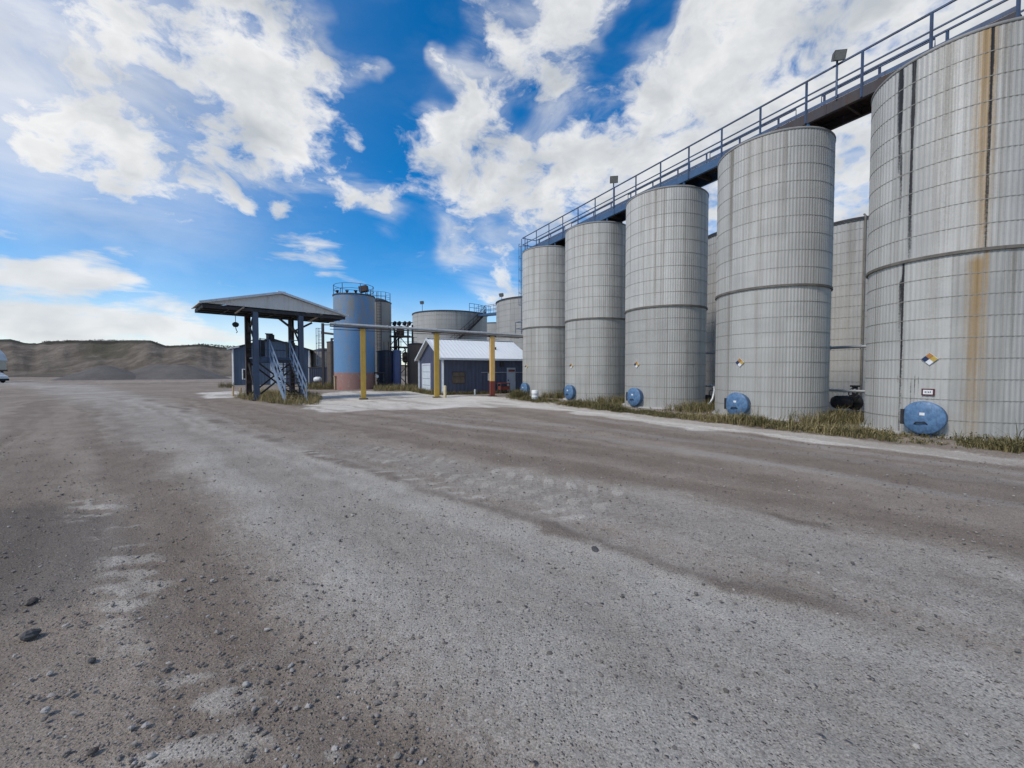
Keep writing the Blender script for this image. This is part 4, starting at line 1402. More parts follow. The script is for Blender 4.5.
tr.bar(sp(-.32, -.33, S_EAVE - .32 * rise + .04), sp(-.32, S_WID / 2, S_RIDGE + .03), .03, .16)
tr.bar(sp(-.32, S_WID + .33, S_EAVE - .32 * rise + .04), sp(-.32, S_WID / 2, S_RIDGE + .03), .03, .16)
tr.bar(sp(-.3, -.335, S_EAVE - .32 * rise + .03), sp(S_LEN + .3, -.335, S_EAVE - .32 * rise + .03), .03, .15)
tr.build("fascia", M_TRIM, shed)
for (l_, w_) in ((-.015, -.015), (-.015, S_WID + .015), (S_LEN + .015, -.015)):
    MB().bar(sp(l_, w_, 0), sp(l_, w_, S_EAVE - .1), .16, .16).build("corner_trim", M_TRIM, shed)


def shed_l(px):
    """distance along the long wall seen at that photo column"""
    r_ = (px - 512) / FPX
    return (r_ * SA.y - SA.x) / (SL.x - r_ * SL.y)


def shed_w(px):
    r_ = (px - 512) / FPX
    return (r_ * SA.y - SA.x) / (SWD.x - r_ * SWD.y)


def long_box(name, px0, px1, z0, z1, d, mat, parent):
    l0, l1 = shed_l(px0), shed_l(px1)
    return MB().box(sp((l0 + l1) / 2, -d / 2 - .02, (z0 + z1) / 2), SL * (l1 - l0) / 2, SWD * d / 2, Vector((0, 0, (z1 - z0) / 2))).build(name, mat, parent)


w0, w1 = 3.1, 5.3
gd = MB()
for i in range(4):
    gd.box(sp(-.03, (w0 + w1) / 2, .04 + .54 * i + .26), SL * .02, SWD * (w1 - w0) / 2, Vector((0, 0, .255)))
gdo = gd.build("garage_door", M_DOORW, shed)
fr = MB()
for w_ in (w0 - .07, w1 + .07): fr.bar(sp(-.03, w_, 0), sp(-.03, w_, 2.3), .07, .13, up=tuple(SWD))
fr.bar(sp(-.03, w0 - .13, 2.27), sp(-.03, w1 + .13, 2.27), .07, .14)
fr.build("frame", M_TRIM, gdo)
MB().bar(sp(-.06, 1.25, .1), sp(-.06, 1.25, 2.0), .1, .75, up=tuple(SWD)).build("side_door", M_GREYDOOR, shed)
bw = long_box("window", 452.5, 464.5, .85, 1.62, .05, M_BOARD, shed)
bw['label'] = 'boarded brown window'
fr = MB()
l0, l1 = shed_l(452.5), shed_l(464.5)
for l_ in (l0, l1): fr.bar(sp(l_, -.06, .82), sp(l_, -.06, 1.65), .06, .06)
for z in (.82, 1.65): fr.bar(sp(l0 - .03, -.06, z), sp(l1 + .03, -.06, z), .06, .06)
fr.bar(sp(l0, -.075, 1.3), sp(l1, -.075, 1.3), .02, .05)
fr.build("frame", M_RUSTSTEEL, bw)
dd = long_box("door", 506.5, 515, .02, 1.98, .06, M_GREYDOOR, shed)
long_box("door_sign", 508, 514.2, 1.68, 1.84, .10, M_REDRUST, dd)
long_box("handle", 507.2, 507.9, .95, 1.05, .16, M_DARK, dd)
long_box("meter_box", 487.5, 491.0, 1.0, 1.55, .16, M_WHITE, shed)
long_box("wall_vent", 500.0, 503.4, 2.05, 2.45, .10, M_DARK, shed)
cd = MB(); cd.tube([sp(shed_l(481), -.05, 1.62), sp(S_LEN, -.05, 1.62)], .025, 8)
cd.build("conduit", M_GALV, shed)

# rusty red workbench and bollards by the shed
l_ = shed_l(500.5)
wb = thing("workbench", 'rusty red steel workbench against the shed wall, next to the grey door', 'workbench', sp(l_, -.55, 0))
MB().box(sp(l_, -.55, .78), SL * .42, SWD * .3, Vector((0, 0, .03))).build("top", M_REDRUST, wb)
for a in (-.38, .38):
    for b_ in (-.26, .26):
        MB().bar(sp(l_ + a, -.55 + b_, 0), sp(l_ + a, -.55 + b_, .75), .06).build("leg", M_RUSTSTEEL, wb)
MB().box(sp(l_, -.55, .42), SL * .36, SWD * .25, Vector((0, 0, .14))).build("drawer_box", M_REDRUST, wb)


def bollard(label, px, py, h, r_, mat):
    x, y = G(px, py)
    b = MB(); b.lathe((x, y, 0), [(r_, -.05), (r_, h - r_ * .5), (r_ * .8, h - r_ * .15), (r_ * .4, h), (0, h + .01)], 16)
    return tag(b.build("bollard", mat, loc=(x, y, 0)), label, 'bollard')


M_CREAM = weathered("cream paint", (.62, .52, .32), (.5, .40, .24), dirt=(.25, .18, .1), scale=5, rough=.6)
bollard('short cream bollard in front of the shed corner, right of the middle yellow post', 445, 397.5, .78, .10, M_CREAM)
bollard('short grey stub pipe standing against the long blue wall of the shed', 475, 395.2, .42, .07, M_GALV)

# ------------------------------------------------------------------ pipe bridge on yellow posts
P1, P3 = Vector((-9.15, 25.3, 0)), Vector((-1.36, 28.2, 0))
PD = (P3 - P1).normalized()
pb = thing("pipe_bridge", 'overhead pipe on three yellow posts crossing in front of the white-roofed shed', 'pipe bridge', P1)


def ppt(t_, z):
    return P1 + PD * t_ + Vector((0, 0, z))


LEN3_ = (P3 - P1).length
T_END0, T_END1 = -1.85, 10.62


def pz(t_):
    return 4.50 - .026 * t_


pl_ = MB()
pl_.tube([ppt(T_END0, pz(T_END0)), ppt(T_END1, pz(T_END1))], .085, 14)
for t_ in np.arange(-1.6, 10, 3.05):
    pl_.lathe(ppt(t_, pz(t_)), [(.115, -.03), (.115, .03)], 16, axis=PD, cap0=True, cap1=True)
pl_.build("pipe", M_GALV, pb)
cb = MB()
sdv = Vector((-PD.y, PD.x, 0))
cb.bar(ppt(T_END0, pz(T_END0) - .15) - sdv * .02, ppt(T_END1, pz(T_END1) - .15) - sdv * .02, .2, .06)
cb.tube([ppt(T_END0, pz(T_END0) - .33), ppt(LEN3_ + 2, pz(6) - .33)], .02, 6)
cb.build("cable_tray", M_RUSTSTEEL, pb)
LEN3 = (P3 - P1).length
for i, (t_, mt) in enumerate(((0, M_YELLOW), (LEN3 * .543, M_YELLOW), (LEN3, M_ORANGE))):
    p_ = MB()
    zb_ = 0 if i < 2 else 1.02
    p_.bar(ppt(t_, zb_), ppt(t_, pz(t_) - .20), .31, .31, up=tuple(PD))
    po = p_.build("post", mt, pb, bevel=.02)
    po['label'] = ['dark yellow post nearest the loading canopy', 'dark yellow post before the shed gable', 'pale orange post with a red base'][i]
    if i == 2:
        MB().bar(ppt(t_, -.05), ppt(t_, 1.02), .30, .30, up=tuple(PD)).build("painted_base", M_REDRUST, po)
    MB().bar(ppt(t_ - .3, pz(t_) - .19), ppt(t_ + .3, pz(t_) - .19), .4, .03).build("saddle", M_DARK, po)
    MB().box(ppt(t_, .015), PD * .26, sdv * .26, Vector((0, 0, .02))).build("base_plate", M_RUSTSTEEL, po)

# ------------------------------------------------------------------ loading canopy with stair
CU = Vector((.72, .694, 0)).normalized()          # along the gable, left to right
CV = Vector((-CU.y, CU.x, 0))                      # away from the camera
C0 = Vector((-16.62, 22.1, 0))
CLEN, CDEP, CEAVE, CRIDGE = 7.75, 3.0, 5.38, 6.38
can = thing("loading_canopy", 'tall truck loading canopy with grey gable roof, steel posts and a platform stair', 'canopy', C0 + CU * 3.9 + CV * 1.1)
M_GABLE = weathered("grey gable siding", (.60, .59, .565), (.52, .51, .49), dirt=(.25, .24, .22), scale=.8, rough=.5, rib=(tuple(CU), .26))
M_CANROOF = weathered("canopy roofing", (.62, .61, .59), (.55, .54, .52), dirt=(.3, .29, .27), scale=.8, rough=.45, rib=(tuple(CV), .3))
M_STAIR = weathered("pale blue stair paint", (.20, .27, .37), (.15, .205, .29), dirt=(.08, .07, .065), dirt_amt=.5, scale=3, rough=.6)
M_POSTBLUE = weathered("slate blue post", (.085, .115, .175), (.065, .085, .125), dirt=(.045, .04, .045), dirt_amt=.6, scale=1.5, rough=.65)


def cp(u, v, z):
    return C0 + CU * u + CV * v + Vector((0, 0, z))


MB().poly([cp(.06, 0, CEAVE), cp(CLEN - .06, 0, CEAVE), cp(CLEN / 2, 0, CRIDGE - .06)], CV * .05).build("gable_panel", M_GABLE, can)
MB().poly([cp(.06, CDEP, CEAVE), cp(CLEN - .06, CDEP, CEAVE), cp(CLEN / 2, CDEP, CRIDGE - .06)], CV * -.05).build("gable_panel", M_GABLE, can)
rf = MB()
for u0 in (-.1, CLEN + .1):
    rf.poly([cp(u0, -.14, CEAVE - .02), cp(CLEN / 2, -.14, CRIDGE), cp(CLEN / 2, CDEP + .14, CRIDGE), cp(u0, CDEP + .14, CEAVE - .02)], Vector((0, 0, .05)))
rfo = rf.build("roof", M_CANROOF, can)
MB().bar(cp(CLEN / 2, -.15, CRIDGE + .07), cp(CLEN / 2, CDEP + .15, CRIDGE + .07), .4, .03).build("ridge_cap", M_CANROOF, rfo)
ff = MB()
for v in (-.16,):
    ff.bar(cp(-.1, v, CEAVE + .0), cp(CLEN / 2, v, CRIDGE + .02), .03, .13)
    ff.bar(cp(CLEN + .1, v, CEAVE + .0), cp(CLEN / 2, v, CRIDGE + .02), .03, .13)
ff.build("rake_trim", M_TRIM, rfo)
un = MB()
un.box(cp(CLEN / 2, CDEP / 2, CEAVE - .06), CU * (CLEN / 2 - .05), CV * (CDEP / 2 - .06), Vector((0, 0, .012)))
un.build("soffit", M_DARK, can)
bm_ = MB()
for v in (.08, 1.0, 2.05, CDEP - .08):
    bm_.bar(cp(.05, v, CEAVE - .16), cp(CLEN - .05, v, CEAVE - .16), .12, .16)
for u in (.1, 1.3, 2.52, 3.7, 4.96, 6.4, CLEN - .1):
    bm_.bar(cp(u, .15, CEAVE - .15), cp(u, CDEP - .15, CEAVE - .15), .09, .12)
bm_.build("roof_beams", M_DARK, can)
UP = (2.52, 4.96)
for u in UP:
    for v, mt in ((.12, M_POSTBLUE), (2.05, M_RUSTSTEEL)):
        p_ = MB()
        a_, b_ = cp(u, v, -.05), cp(u, v, CEAVE - .245)
        if v < 1:
            for s_ in (-1, 1): p_.bar(a_ + CV * .12 * s_, b_ + CV * .12 * s_, .27, .022, up=tuple(CV))
            p_.bar(a_, b_, .022, .22, up=tuple(CV))
        else:
            for s_ in (-1, 1): p_.bar(a_ + CU * .13 * s_, b_ + CU * .13 * s_, .025, .26, up=tuple(CV))
            p_.bar(a_, b_, .24, .025, up=tuple(CV))
            for z in np.arange(.5, 4.8, .55): p_.box(cp(u, v - .10, z), CU * .15, CV * .012, Vector((0, 0, .11)))
        po = p_.build("post", mt, can)
        MB().box(cp(u, v, .02), CU * .28, CV * .28, Vector((0, 0, .03))).build("base_plate", M_RUSTSTEEL, po)
br = MB()
for v in (.12, 2.05):
    br.bar(cp(UP[0], v, .2), cp(UP[1], v, 2.3), .07, .09); br.bar(cp(UP[1], v, .2), cp(UP[0], v, 2.3), .07, .09)
for u in UP:
    br.bar(cp(u, .12, .2), cp(u, 2.05, 2.3), .07, .09)
    br.bar(cp(u, .12, 3.2), cp(u, 2.05, 4.9), .07, .09)
br.build("cross_brace", M_DARK, can)
for pa, pe in (((UP[1] + .12, 2.05, 4.3), (UP[1] + 1.3, 2.05, CEAVE - .4)), ((UP[1], .3, 4.0), (UP[1] - .9, 1.2, CEAVE - .4)), ((UP[0], 1.9, 4.1), (UP[0] + .1, .9, CEAVE - .4))):
    MB().bar(cp(*pa), cp(*pe), .09, .12).build("knee_brace", M_RUSTSTEEL, can)
M_TIMBER = weathered("bare timber", (.42, .33, .24), scale=4, rough=.8)
for pa, pe in (((6.2, .0, CEAVE - .06), (5.7, 1.0, CEAVE - .45)), ((1.55, .15, CEAVE - .42), (1.95, -.05, CEAVE - .05))):
    MB().bar(cp(*pa), cp(*pe), .14, .05).build("timber_strut", M_TIMBER, can)
PLZ = 2.55
pf = MB()
pf.box(cp(3.74, 1.08, PLZ - .05), CU * 1.2, CV * .93, Vector((0, 0, .04)))
for v in (.16, 1.95): pf.bar(cp(UP[0] + .1, v, PLZ - .2), cp(UP[1] - .1, v, PLZ - .2), .1, .24)
pf.build("platform", M_POSTBLUE, can)
pr_ = MB()
for z in (.5, 1.05):
    pr_.bar(cp(UP[0], 2.0, PLZ + z), cp(UP[1], 2.0, PLZ + z), .045)
    pr_.bar(cp(UP[0] + .15, .3, PLZ + z), cp(UP[0] + .15, 2.0, PLZ + z), .045)
pr_.bar(cp(2.75, .15, PLZ + 1.05), cp(3.15, .15, PLZ + 1.05), .045)
pr_.bar(cp(4.37, .15, PLZ + 1.05), cp(4.9, .15, PLZ + 1.05), .045)
for u in (2.75, 3.15, 4.37, 4.9): pr_.bar(cp(u, .15, PLZ), cp(u, .15, PLZ + 1.1), .05)
pr_.build("platform_rail", M_POSTBLUE, can)
MB().box(cp(2.95, 1.2, PLZ + .55), CU * .22, CV * .3, Vector((0, 0, .5))).build("control_cabinet", M_DARK, can)
MB().box(cp(3.72, 1.85, PLZ + 1.25), CU * .16, CV * .2, Vector((0, 0, .2))).build("junction_box", M_DARK, can)
eq = MB()
eq.tube([cp(3.6, .1, PLZ - .35), cp(3.6, .1, PLZ - 1.0)], [.1, .16], 10)
eq.build("chute", M_DARK, can)
eq = MB()
eq.box(cp(4.70, 1.3, PLZ + .5), CU * .2, CV * .25, Vector((0, 0, .45)))
eq.tube([cp(4.70, 1.3, PLZ + .9), cp(4.70, 1.3, CEAVE - .4)], .09, 10)
eq.build("loading_pump", M_DARK, can)
# stair
S_TOP = (3.22, 4.30)
RUN = 3.05
sr = MB()
v0, v1 = .05, .05 - RUN
for u in S_TOP:
    sr.bar(cp(u, v0, PLZ - .12), cp(u, v1, -.03), .05, .26)
sto = sr.build("stair", M_STAIR, can)
td = MB()
for i in range(1, 12):
    f = i / 12
    td.box(cp((S_TOP[0] + S_TOP[1]) / 2, v0 + (v1 - v0) * f, PLZ * (1 - f)), CU * (S_TOP[1] - S_TOP[0]) / 2 * .96, CV * .13, Vector((0, 0, .02)))
td.build("tread", M_RUSTSTEEL, sto)
for u in S_TOP:
    hr = MB()
    for z in (1.0, .55): hr.bar(cp(u, v0, PLZ + z), cp(u, v1 + .1, .12 + z), .05)
    for f in (0, .25, .5, .75, .97): hr.bar(cp(u, v0 + (v1 - v0) * f, PLZ * (1 - f) - .05), cp(u, v0 + (v1 - v0) * f, PLZ * (1 - f) + 1.0), .05)
    hr.build("handrail", M_STAIR, sto)
# back ladder
lb = MB()
for u in (4.42, 4.82): lb.bar(cp(u, 1.9, 0), cp(u, 1.9, PLZ), .05)
for z in np.arange(.3, PLZ, .3): lb.bar(cp(4.42, 1.9, z), cp(4.82, 1.9, z), .03)
lb.build("ladder", M_BLUEGREY, can)
# hanging lamp / hook
hk = thing("hanging_hook", 'black pulley block hanging on a chain below the left wing of the canopy roof', 'pulley', cp(1.55, .1, CEAVE - .4))
MB().tube([cp(1.55, .1, CEAVE - .4), cp(1.55, .1, CEAVE - .95)], .016, 8).build("chain", M_DARK, hk)
MB().lathe(cp(1.55, .1, CEAVE - 1.05), [(0, -.15), (.10, -.13), (.17, -.02), (.15, .08), (.06, .14), (0, .15)], 16).build("pulley_block", M_BLACK, hk)
MB().tube([cp(1.55, .1, CEAVE - 1.2), cp(1.58, .1, CEAVE - 1.35), cp(1.63, .1, CEAVE - 1.45), cp(1.57, .1, CEAVE - 1.52)], .02, 8).build("hook", M_DARK, hk)

# ------------------------------------------------------------------ blue building behind the canopy
BO = Vector((-33.9, 50.0, 0))
BU, BV = Vector((.89, .45, 0)).normalized(), Vector((-.45, .89, 0)).normalized()
BL, BE, BA = 8.3, 4.5, 5.75


def bp_(u, v, z):
    return BO + BU * u + BV * v + Vector((0, 0, z))


def bu_at(px):
    r_ = (px - 512) / FPX
    return (r_ * BO.y - BO.x) / (BU.x - r_ * BU.y)


bl = thing("blue_building", 'slate blue metal building with white corner trim standing behind the loading canopy', 'building', BO + BU * BL / 2)
M_BWALL = weathered("slate blue siding", (.085, .115, .165), (.07, .095, .14), dirt=(.045, .05, .06), scale=.6, rough=.5, rib=(tuple(BU + BV), .35))
MB().poly([bp_(0, 0, -.1), bp_(0, 0, BE), bp_(BL / 2, 0, BA - .05), bp_(BL, 0, BE), bp_(BL, 0, -.1)], BV * 10).build("wall", M_BWALL, bl)
rf = MB()
for ue in (-.5, BL + .5):
    ze = BE - .5 * (BA - BE) / (BL / 2)
    rf.poly([bp_(ue, -.3, ze), bp_(BL / 2, -.3, BA), bp_(BL / 2, 10.3, BA), bp_(ue, 10.3, ze)], (0, 0, .12))
rfo = rf.build("roof", M_DARK, bl)
ck = MB()
ck.box(bp_(BL / 2 - .4, 1.4, BA + .1), BU * .32, BV * .32, (0, 0, .6)); ck.box(bp_(BL / 2 - .4, 1.4, BA + .74), BU * .42, BV * .42, (0, 0, .05))
ck.build("chimney", M_DARK, rfo)
MB().bar(bp_(-.55, -.33, BE - .12), bp_(.7, -.33, BE + .20), .04, .16).build("gutter_trim", M_WHITE, rfo)
for u in (0, BL): MB().bar(bp_(u, -.02, 0), bp_(u, -.02, BE - .1), .16, .14).build("corner_trim", M_WHITE, bl)
g0, g1 = bu_at(270.5), bu_at(286)
gd = MB()
for i in range(5): gd.box(bp_((g0 + g1) / 2, -.04, .30 + .6 * i), BU * (g1 - g0) / 2, BV * .025, (0, 0, .285))
gd.build("garage_door", M_DOORW, bl)
w0_, w1_ = bu_at(242.8), bu_at(249.5)
wn = MB().box(bp_((w0_ + w1_) / 2, -.03, 1.35), BU * (w1_ - w0_) / 2, BV * .02, (0, 0, .6)).build("window", M_DARK, bl)
fr = MB()
for u in (w0_, w1_): fr.bar(bp_(u, -.06, .70), bp_(u, -.06, 2.0), .10, .1)
for z in (.75, 1.95): fr.bar(bp_(w0_, -.062, z), bp_(w1_, -.062, z), .09, .1)
fr.build("frame", M_WHITE, wn)
us = bu_at(301.5)
MB().box(bp_(us, -.05, 1.5), BU * .22, BV * .03, (0, 0, 1.5)).build("side_door", M_TRIM, bl)

# marker posts left of the canopy
M_STAKE = weathered("weathered stake", (.50, .37, .22), (.42, .31, .2), scale=5, rough=.8)
for px, py, h, lab in ((233, 396, .62, 'pale wooden stake left of the canopy, the one nearer the blue building corner'), (240.5, 397.5, .62, 'pale wooden stake beside the left canopy posts, standing in the weeds')):
    x, y = G(px, py)
    s_ = MB(); s_.bar((x, y, -.1), (x + .01, y, h), .09, .09); s_.bar((x + .01, y, h - .001), (x + .012, y, h + .05), .06, .06)
    tag(s_.build("stake", M_STAKE, loc=(x, y, 0)), lab, 'stake', 'stakes by the canopy')

# ------------------------------------------------------------------ blue silo and process plant
def bluesilo_mat():
    m, t, b = new_mat("patchy blue silo paint")
    P = t.n('ShaderNodeTexCoord').outputs['Object']
    sx = t.n('ShaderNodeSeparateXYZ'); t.link(P, sx.inputs[0])
    z = sx.outputs['Z']
    n_ = t.noise(t.mapping(P, scale=(1.9, 1.9, .42)), 1.0, 8, .72)
    f_ = t.noise(P, 9, 5, .7)
    up = t.ramp(z, 2.0, 8.5, .06, .20, False)
    wear = t.ramp(t.math('ADD', t.math('MULTIPLY', n_, 1.3), t.math('MULTIPLY_ADD', f_, .25, t.math('SUBTRACT', up, .60))), .24, .56)
    blue = t.mix(f_, (.075, .19, .37), (.15, .285, .45))
    tan = t.mix(n_, (.27, .235, .18), (.22, .22, .21))
    c = t.mix(wear, blue, tan)
    bot = t.ramp(t.math('ADD', z, t.math('MULTIPLY', n_, .35)), 1.82, 1.68)
    red = t.mix(t.ramp(t.noise(P, 2.5, 5, .6), .5, .75), (.30, .165, .135), (.33, .26, .23))
    c = t.mix(bot, c, red)
    vo = t.noise(t.mapping(P, loc=(3.2, 0, 0)), 1.1, 2, .5)
    c = t.mix(t.math('MULTIPLY', t.math('MULTIPLY', t.ramp(vo, .60, .68), bot), .6), c, (.42, .06, .07))
    t.link(c, b.inputs['Base Color'])
    b.inputs['Roughness'].default_value = .6
    bp = t.n('ShaderNodeBump'); bp.inputs['Distance'].default_value = .02; t.link(n_, bp.inputs['Height']); t.link(bp.outputs[0], b.inputs['Normal'])
    return m


bs_c = Vector((-15.12, 39.6, 0))
bs = thing("blue_silo", 'tall steel silo with flaking blue paint and a faded red base band', 'silo', bs_c)
BSR, BSH = 1.86, 8.85
sh = MB().lathe(bs_c, [(BSR, -.05), (BSR, BSH)], 72)
for i in range(1, 6): sh.ring(bs_c, BSR - .01, BSH * i / 6, .018, .03, 72)
sh.build("shell", bluesilo_mat(), bs)
MB().lathe(bs_c, [(BSR + .05, BSH - .08), (BSR + .06, BSH + .02), (.05, BSH + .2)], 64, cap1=True).build("roof", M_DARK, bs)
rl = MB()
N_ = 14
for i in range(N_):
    a, b_ = 2 * math.pi * i / N_, 2 * math.pi * (i + 1) / N_
    p, q = on_wall(bs_c, BSR, a, BSH, -.05), on_wall(bs_c, BSR, b_, BSH, -.05)
    if i % 2 == 0: rl.bar(p, p + Vector((0, 0, .95)), .05)
    for z in (.5, .95): rl.bar(p + Vector((0, 0, z)), q + Vector((0, 0, z)), .035)
rl.build("railing", M_BLUE, bs)
mb_ = MB()
cc = bs_c + Vector((1.1, -.5, BSH))
mb_.box(cc + Vector((0, 0, .62)), (.36, 0, .08), (0, .3, 0), (-.05, 0, .26))
for a, b_ in ((-.25, -.2), (.25, -.2), (-.25, .2), (.25, .2)): mb_.bar(cc + Vector((a, b_, 0)), cc + Vector((a, b_, .45)), .06)
mb_.build("motor_unit", M_RUSTSTEEL, bs)
mb_ = MB()
for px_ in (-1.1, -.2, .6): mb_.lathe(bs_c + Vector((px_, -1.2, BSH)), [(.08, 0), (.08, .25), (.16, .27), (.16, .36), (0, .4)], 12)
mb_.build("roof_vent", M_DARK, bs)
pp = MB(); a = px_angle(bs_c, BSR, 335.8)
p = on_wall(bs_c, BSR, a, 0, .09)
pp.tube([p, p + Vector((0, 0, 1.25))], .09, 10); pp.lathe(p + Vector((0, 0, 1.25)), [(.14, -.03), (.14, .03)], 12, cap0=True, cap1=True)
pp.build("riser_pipe", M_STAKE, bs)

M_TANTANK = weathered("weathered tank wall", (.33, .285, .23), (.30, .30, .29), dirt=(.17, .13, .10), dirt_amt=.75, scale=1.0, rough=.6)
M_NAVY = weathered("navy tank", (.035, .048, .085), (.05, .05, .07), dirt=(.07, .04, .035), dirt_amt=.7, scale=1.5, rough=.5)
M_MIDBLUE = weathered("mid blue tank", (.11, .14, .27), (.085, .11, .21), dirt=(.07, .06, .08), scale=1.5, rough=.5)
M_BROWN = weathered("brown tank", (.115, .088, .068), (.09, .07, .055), dirt=(.06, .045, .036), scale=1.0, rough=.7)


def plain_tank(name, label, c, rad_, h, mat, rail=False, ladder_a=None, dome=.15):
    c = Vector(c)
    root = thing(name, label, 'tank', c)
    sh = MB().lathe(c, [(rad_, -.05), (rad_, h)], 40)
    for i in range(1, 4): sh.ring(c, rad_ - .01, h * i / 4, .03, .05, 40)
    sh.build("shell", mat, root)
    MB().lathe(c, [(rad_ + .04, h - .08), (rad_ + .05, h), (rad_ * .5, h + dome * .7), (.04, h + dome)], 40, cap1=True).build("roof", M_DARK if mat not in (M_MIDBLUE,) else mat, root)
    if rail:
        rl_ = MB()
        n = 10
        for i in range(n):
            a, b2 = 2 * math.pi * i / n, 2 * math.pi * (i + 1) / n
            p, q = on_wall(c, rad_, a, h, -.05), on_wall(c, rad_, b2, h, -.05)
            rl_.bar(p, p + Vector((0, 0, 1.0)), .045)
            for z in (.5, 1.0): rl_.bar(p + Vector((0, 0, z)), q + Vector((0, 0, z)), .03)
        rl_.build("railing", M_BLUEGREY, root)
    if ladder_a is not None:
        l_ = MB()
        da = .2 / rad_
        for s in (-1, 1):
            p = on_wall(c, rad_, ladder_a + s * da, 0, .12)
            l_.bar(p + Vector((0, 0, .3)), p + Vector((0, 0, h + .9)), .045)
        for z in np.arange(.5, h, .3): l_.bar(on_wall(c, rad_, ladder_a - da, z, .12), on_wall(c, rad_, ladder_a + da, z, .12), .025)
        l_.build("ladder", M_DARK, root)
    return root


plain_tank("process_tank", 'tall weathered tan tank with a roof railing, close behind the flaking blue silo', (-14.65, 45.2, 0), 1.38, 9.2, M_TANTANK, rail=True, ladder_a=-1.2, dome=.5)
plain_tank("process_tank", 'small navy tank with brown streaks at the foot of the blue silo', (-12.85, 42.2, 0), .95, 3.75, M_NAVY, ladder_a=-1.3)
plain_tank("process_tank", 'narrow mid-blue upright tank right of the navy tank', (-11.62, 41.6, 0), .40, 3.75, M_MIDBLUE)
plain_tank("process_tank", 'plain brown flat-topped tank left of the white-roofed shed', (-9.85, 42.5, 0), .88, 4.5, M_BROWN)
plain_tank("process_tank", 'dark brown tank half hidden behind the left side of the blue silo', (-19.75, 46.5, 0), 1.05, 5.0, M_BROWN)
plain_tank("process_tank", 'low grey-brown tank between the blue building and the blue silo', (-25.9, 57, 0), 1.75, 4.5, M_TANTANK, dome=.4)

# pipe rack / process tower
tw = thing("process_tower", 'dark steel process tower crowded with pipes, behind the narrow blue tank', 'tower', (-12.3, 46, 0))
tx0, tx1, ty0, ty1, th_ = -13.4, -11.35, 45.0, 47.0, 7.0
for x in (tx0, tx1):
    for y in (ty0, ty1):
        MB().bar((x, y, 0), (x, y, th_), .16, .16).build("column", M_RUSTSTEEL, tw)
for z in (2.4, 4.4, 5.6):
    pf = MB()
    pf.obox(tx0 - .15, tx1 + (1.0 if z == 4.4 else .15), ty0 - .15, ty1 + .15, z - .07, z)
    pf.build("platform", M_DARK, tw)
    rl = MB()
    for zz in (.5, 1.0): rl.bar((tx0 - .1, ty0 - .1, z + zz), (tx1 + (1.0 if z == 4.4 else .1), ty0 - .1, z + zz), .045)
    for x in np.arange(tx0 - .1, tx1 + (1.1 if z == 4.4 else .2), .7): rl.bar((x, ty0 - .1, z), (x, ty0 - .1, z + 1.0), .045)
    rl.build("railing", M_DARK, tw)
br = MB()
for za, zb_ in ((.1, 2.4), (2.4, 4.4), (4.4, 6.8)):
    br.bar((tx0, ty0, za), (tx1, ty0, zb_), .07); br.bar((tx1, ty0, za), (tx0, ty0, zb_), .07)
br.build("cross_brace", M_DARK, tw)
rng = random.Random(77)
for i in range(9):
    x = rng.uniform(tx0 + .1, tx1 - .1); y = rng.uniform(ty0 + .1, ty1 - .3)
    z1_ = rng.uniform(3.5, 7.3)
    dx = rng.choice((-.7, .7, 0, .4))
    t_ = MB(); t_.tube([(x, y, 0), (x, y, z1_ - .3), (x + dx * .3, y, z1_ - .05), (x + dx, y, z1_)], rng.uniform(.05, .12), 9)
    t_.build("pipe", rng.choice((M_RUSTSTEEL, M_DARK, M_NAVY, M_GALV)), tw)
ves = MB()
ves.lathe((-12.5, 46.2, 5.9), [(0, -.5), (.3, -.45), (.42, -.25), (.42, .5), (.3, .75), (0, .82)], 18)
ves.lathe((-11.8, 45.6, 3.2), [(0, -.6), (.25, -.5), (.35, -.3), (.35, .5), (0, .7)], 18)
ves.build("vessel", M_RUSTSTEEL, tw)
mt_ = MB()
for x in (-12.9, -12.4, -11.8, -11.3): mt_.lathe((x, 45.3, th_ - .1), [(0, -.2), (.2, -.18), (.22, .12), (.1, .3), (0, .32)], 12, axis=(.4, 0, 1))
mt_.bar((-13.4, 45.2, th_), (-10.9, 45.2, th_ + .02), .1, .1)
mt_.build("agitator_motor", M_BLACK, tw)

# pump group at foot of blue silo
vp = thing("valve_station", 'small dark valve skid with a white gauge, between the blue silo and the navy tank', 'valves', (-13.2, 39.6, 0))
t_ = MB()
t_.tube([(-13.7, 39.6, 1.55), (-12.2, 39.6, 1.55)], .07, 10)
for x in (-13.5, -12.9, -12.35): t_.tube([(x, 39.6, 0), (x, 39.6, 1.55)], .06, 10); t_.lathe((x, 39.6, .8), [(.12, -.1), (.17, 0), (.12, .1)], 12)
t_.build("pipe", M_DARK, vp)
MB().lathe((-12.95, 39.42, 1.2), [(0, -.05), (.16, -.05), (.17, .0), (.15, .05), (0, .06)], 16, axis=(0, -1, 0)).build("gauge", M_WHITE, vp)

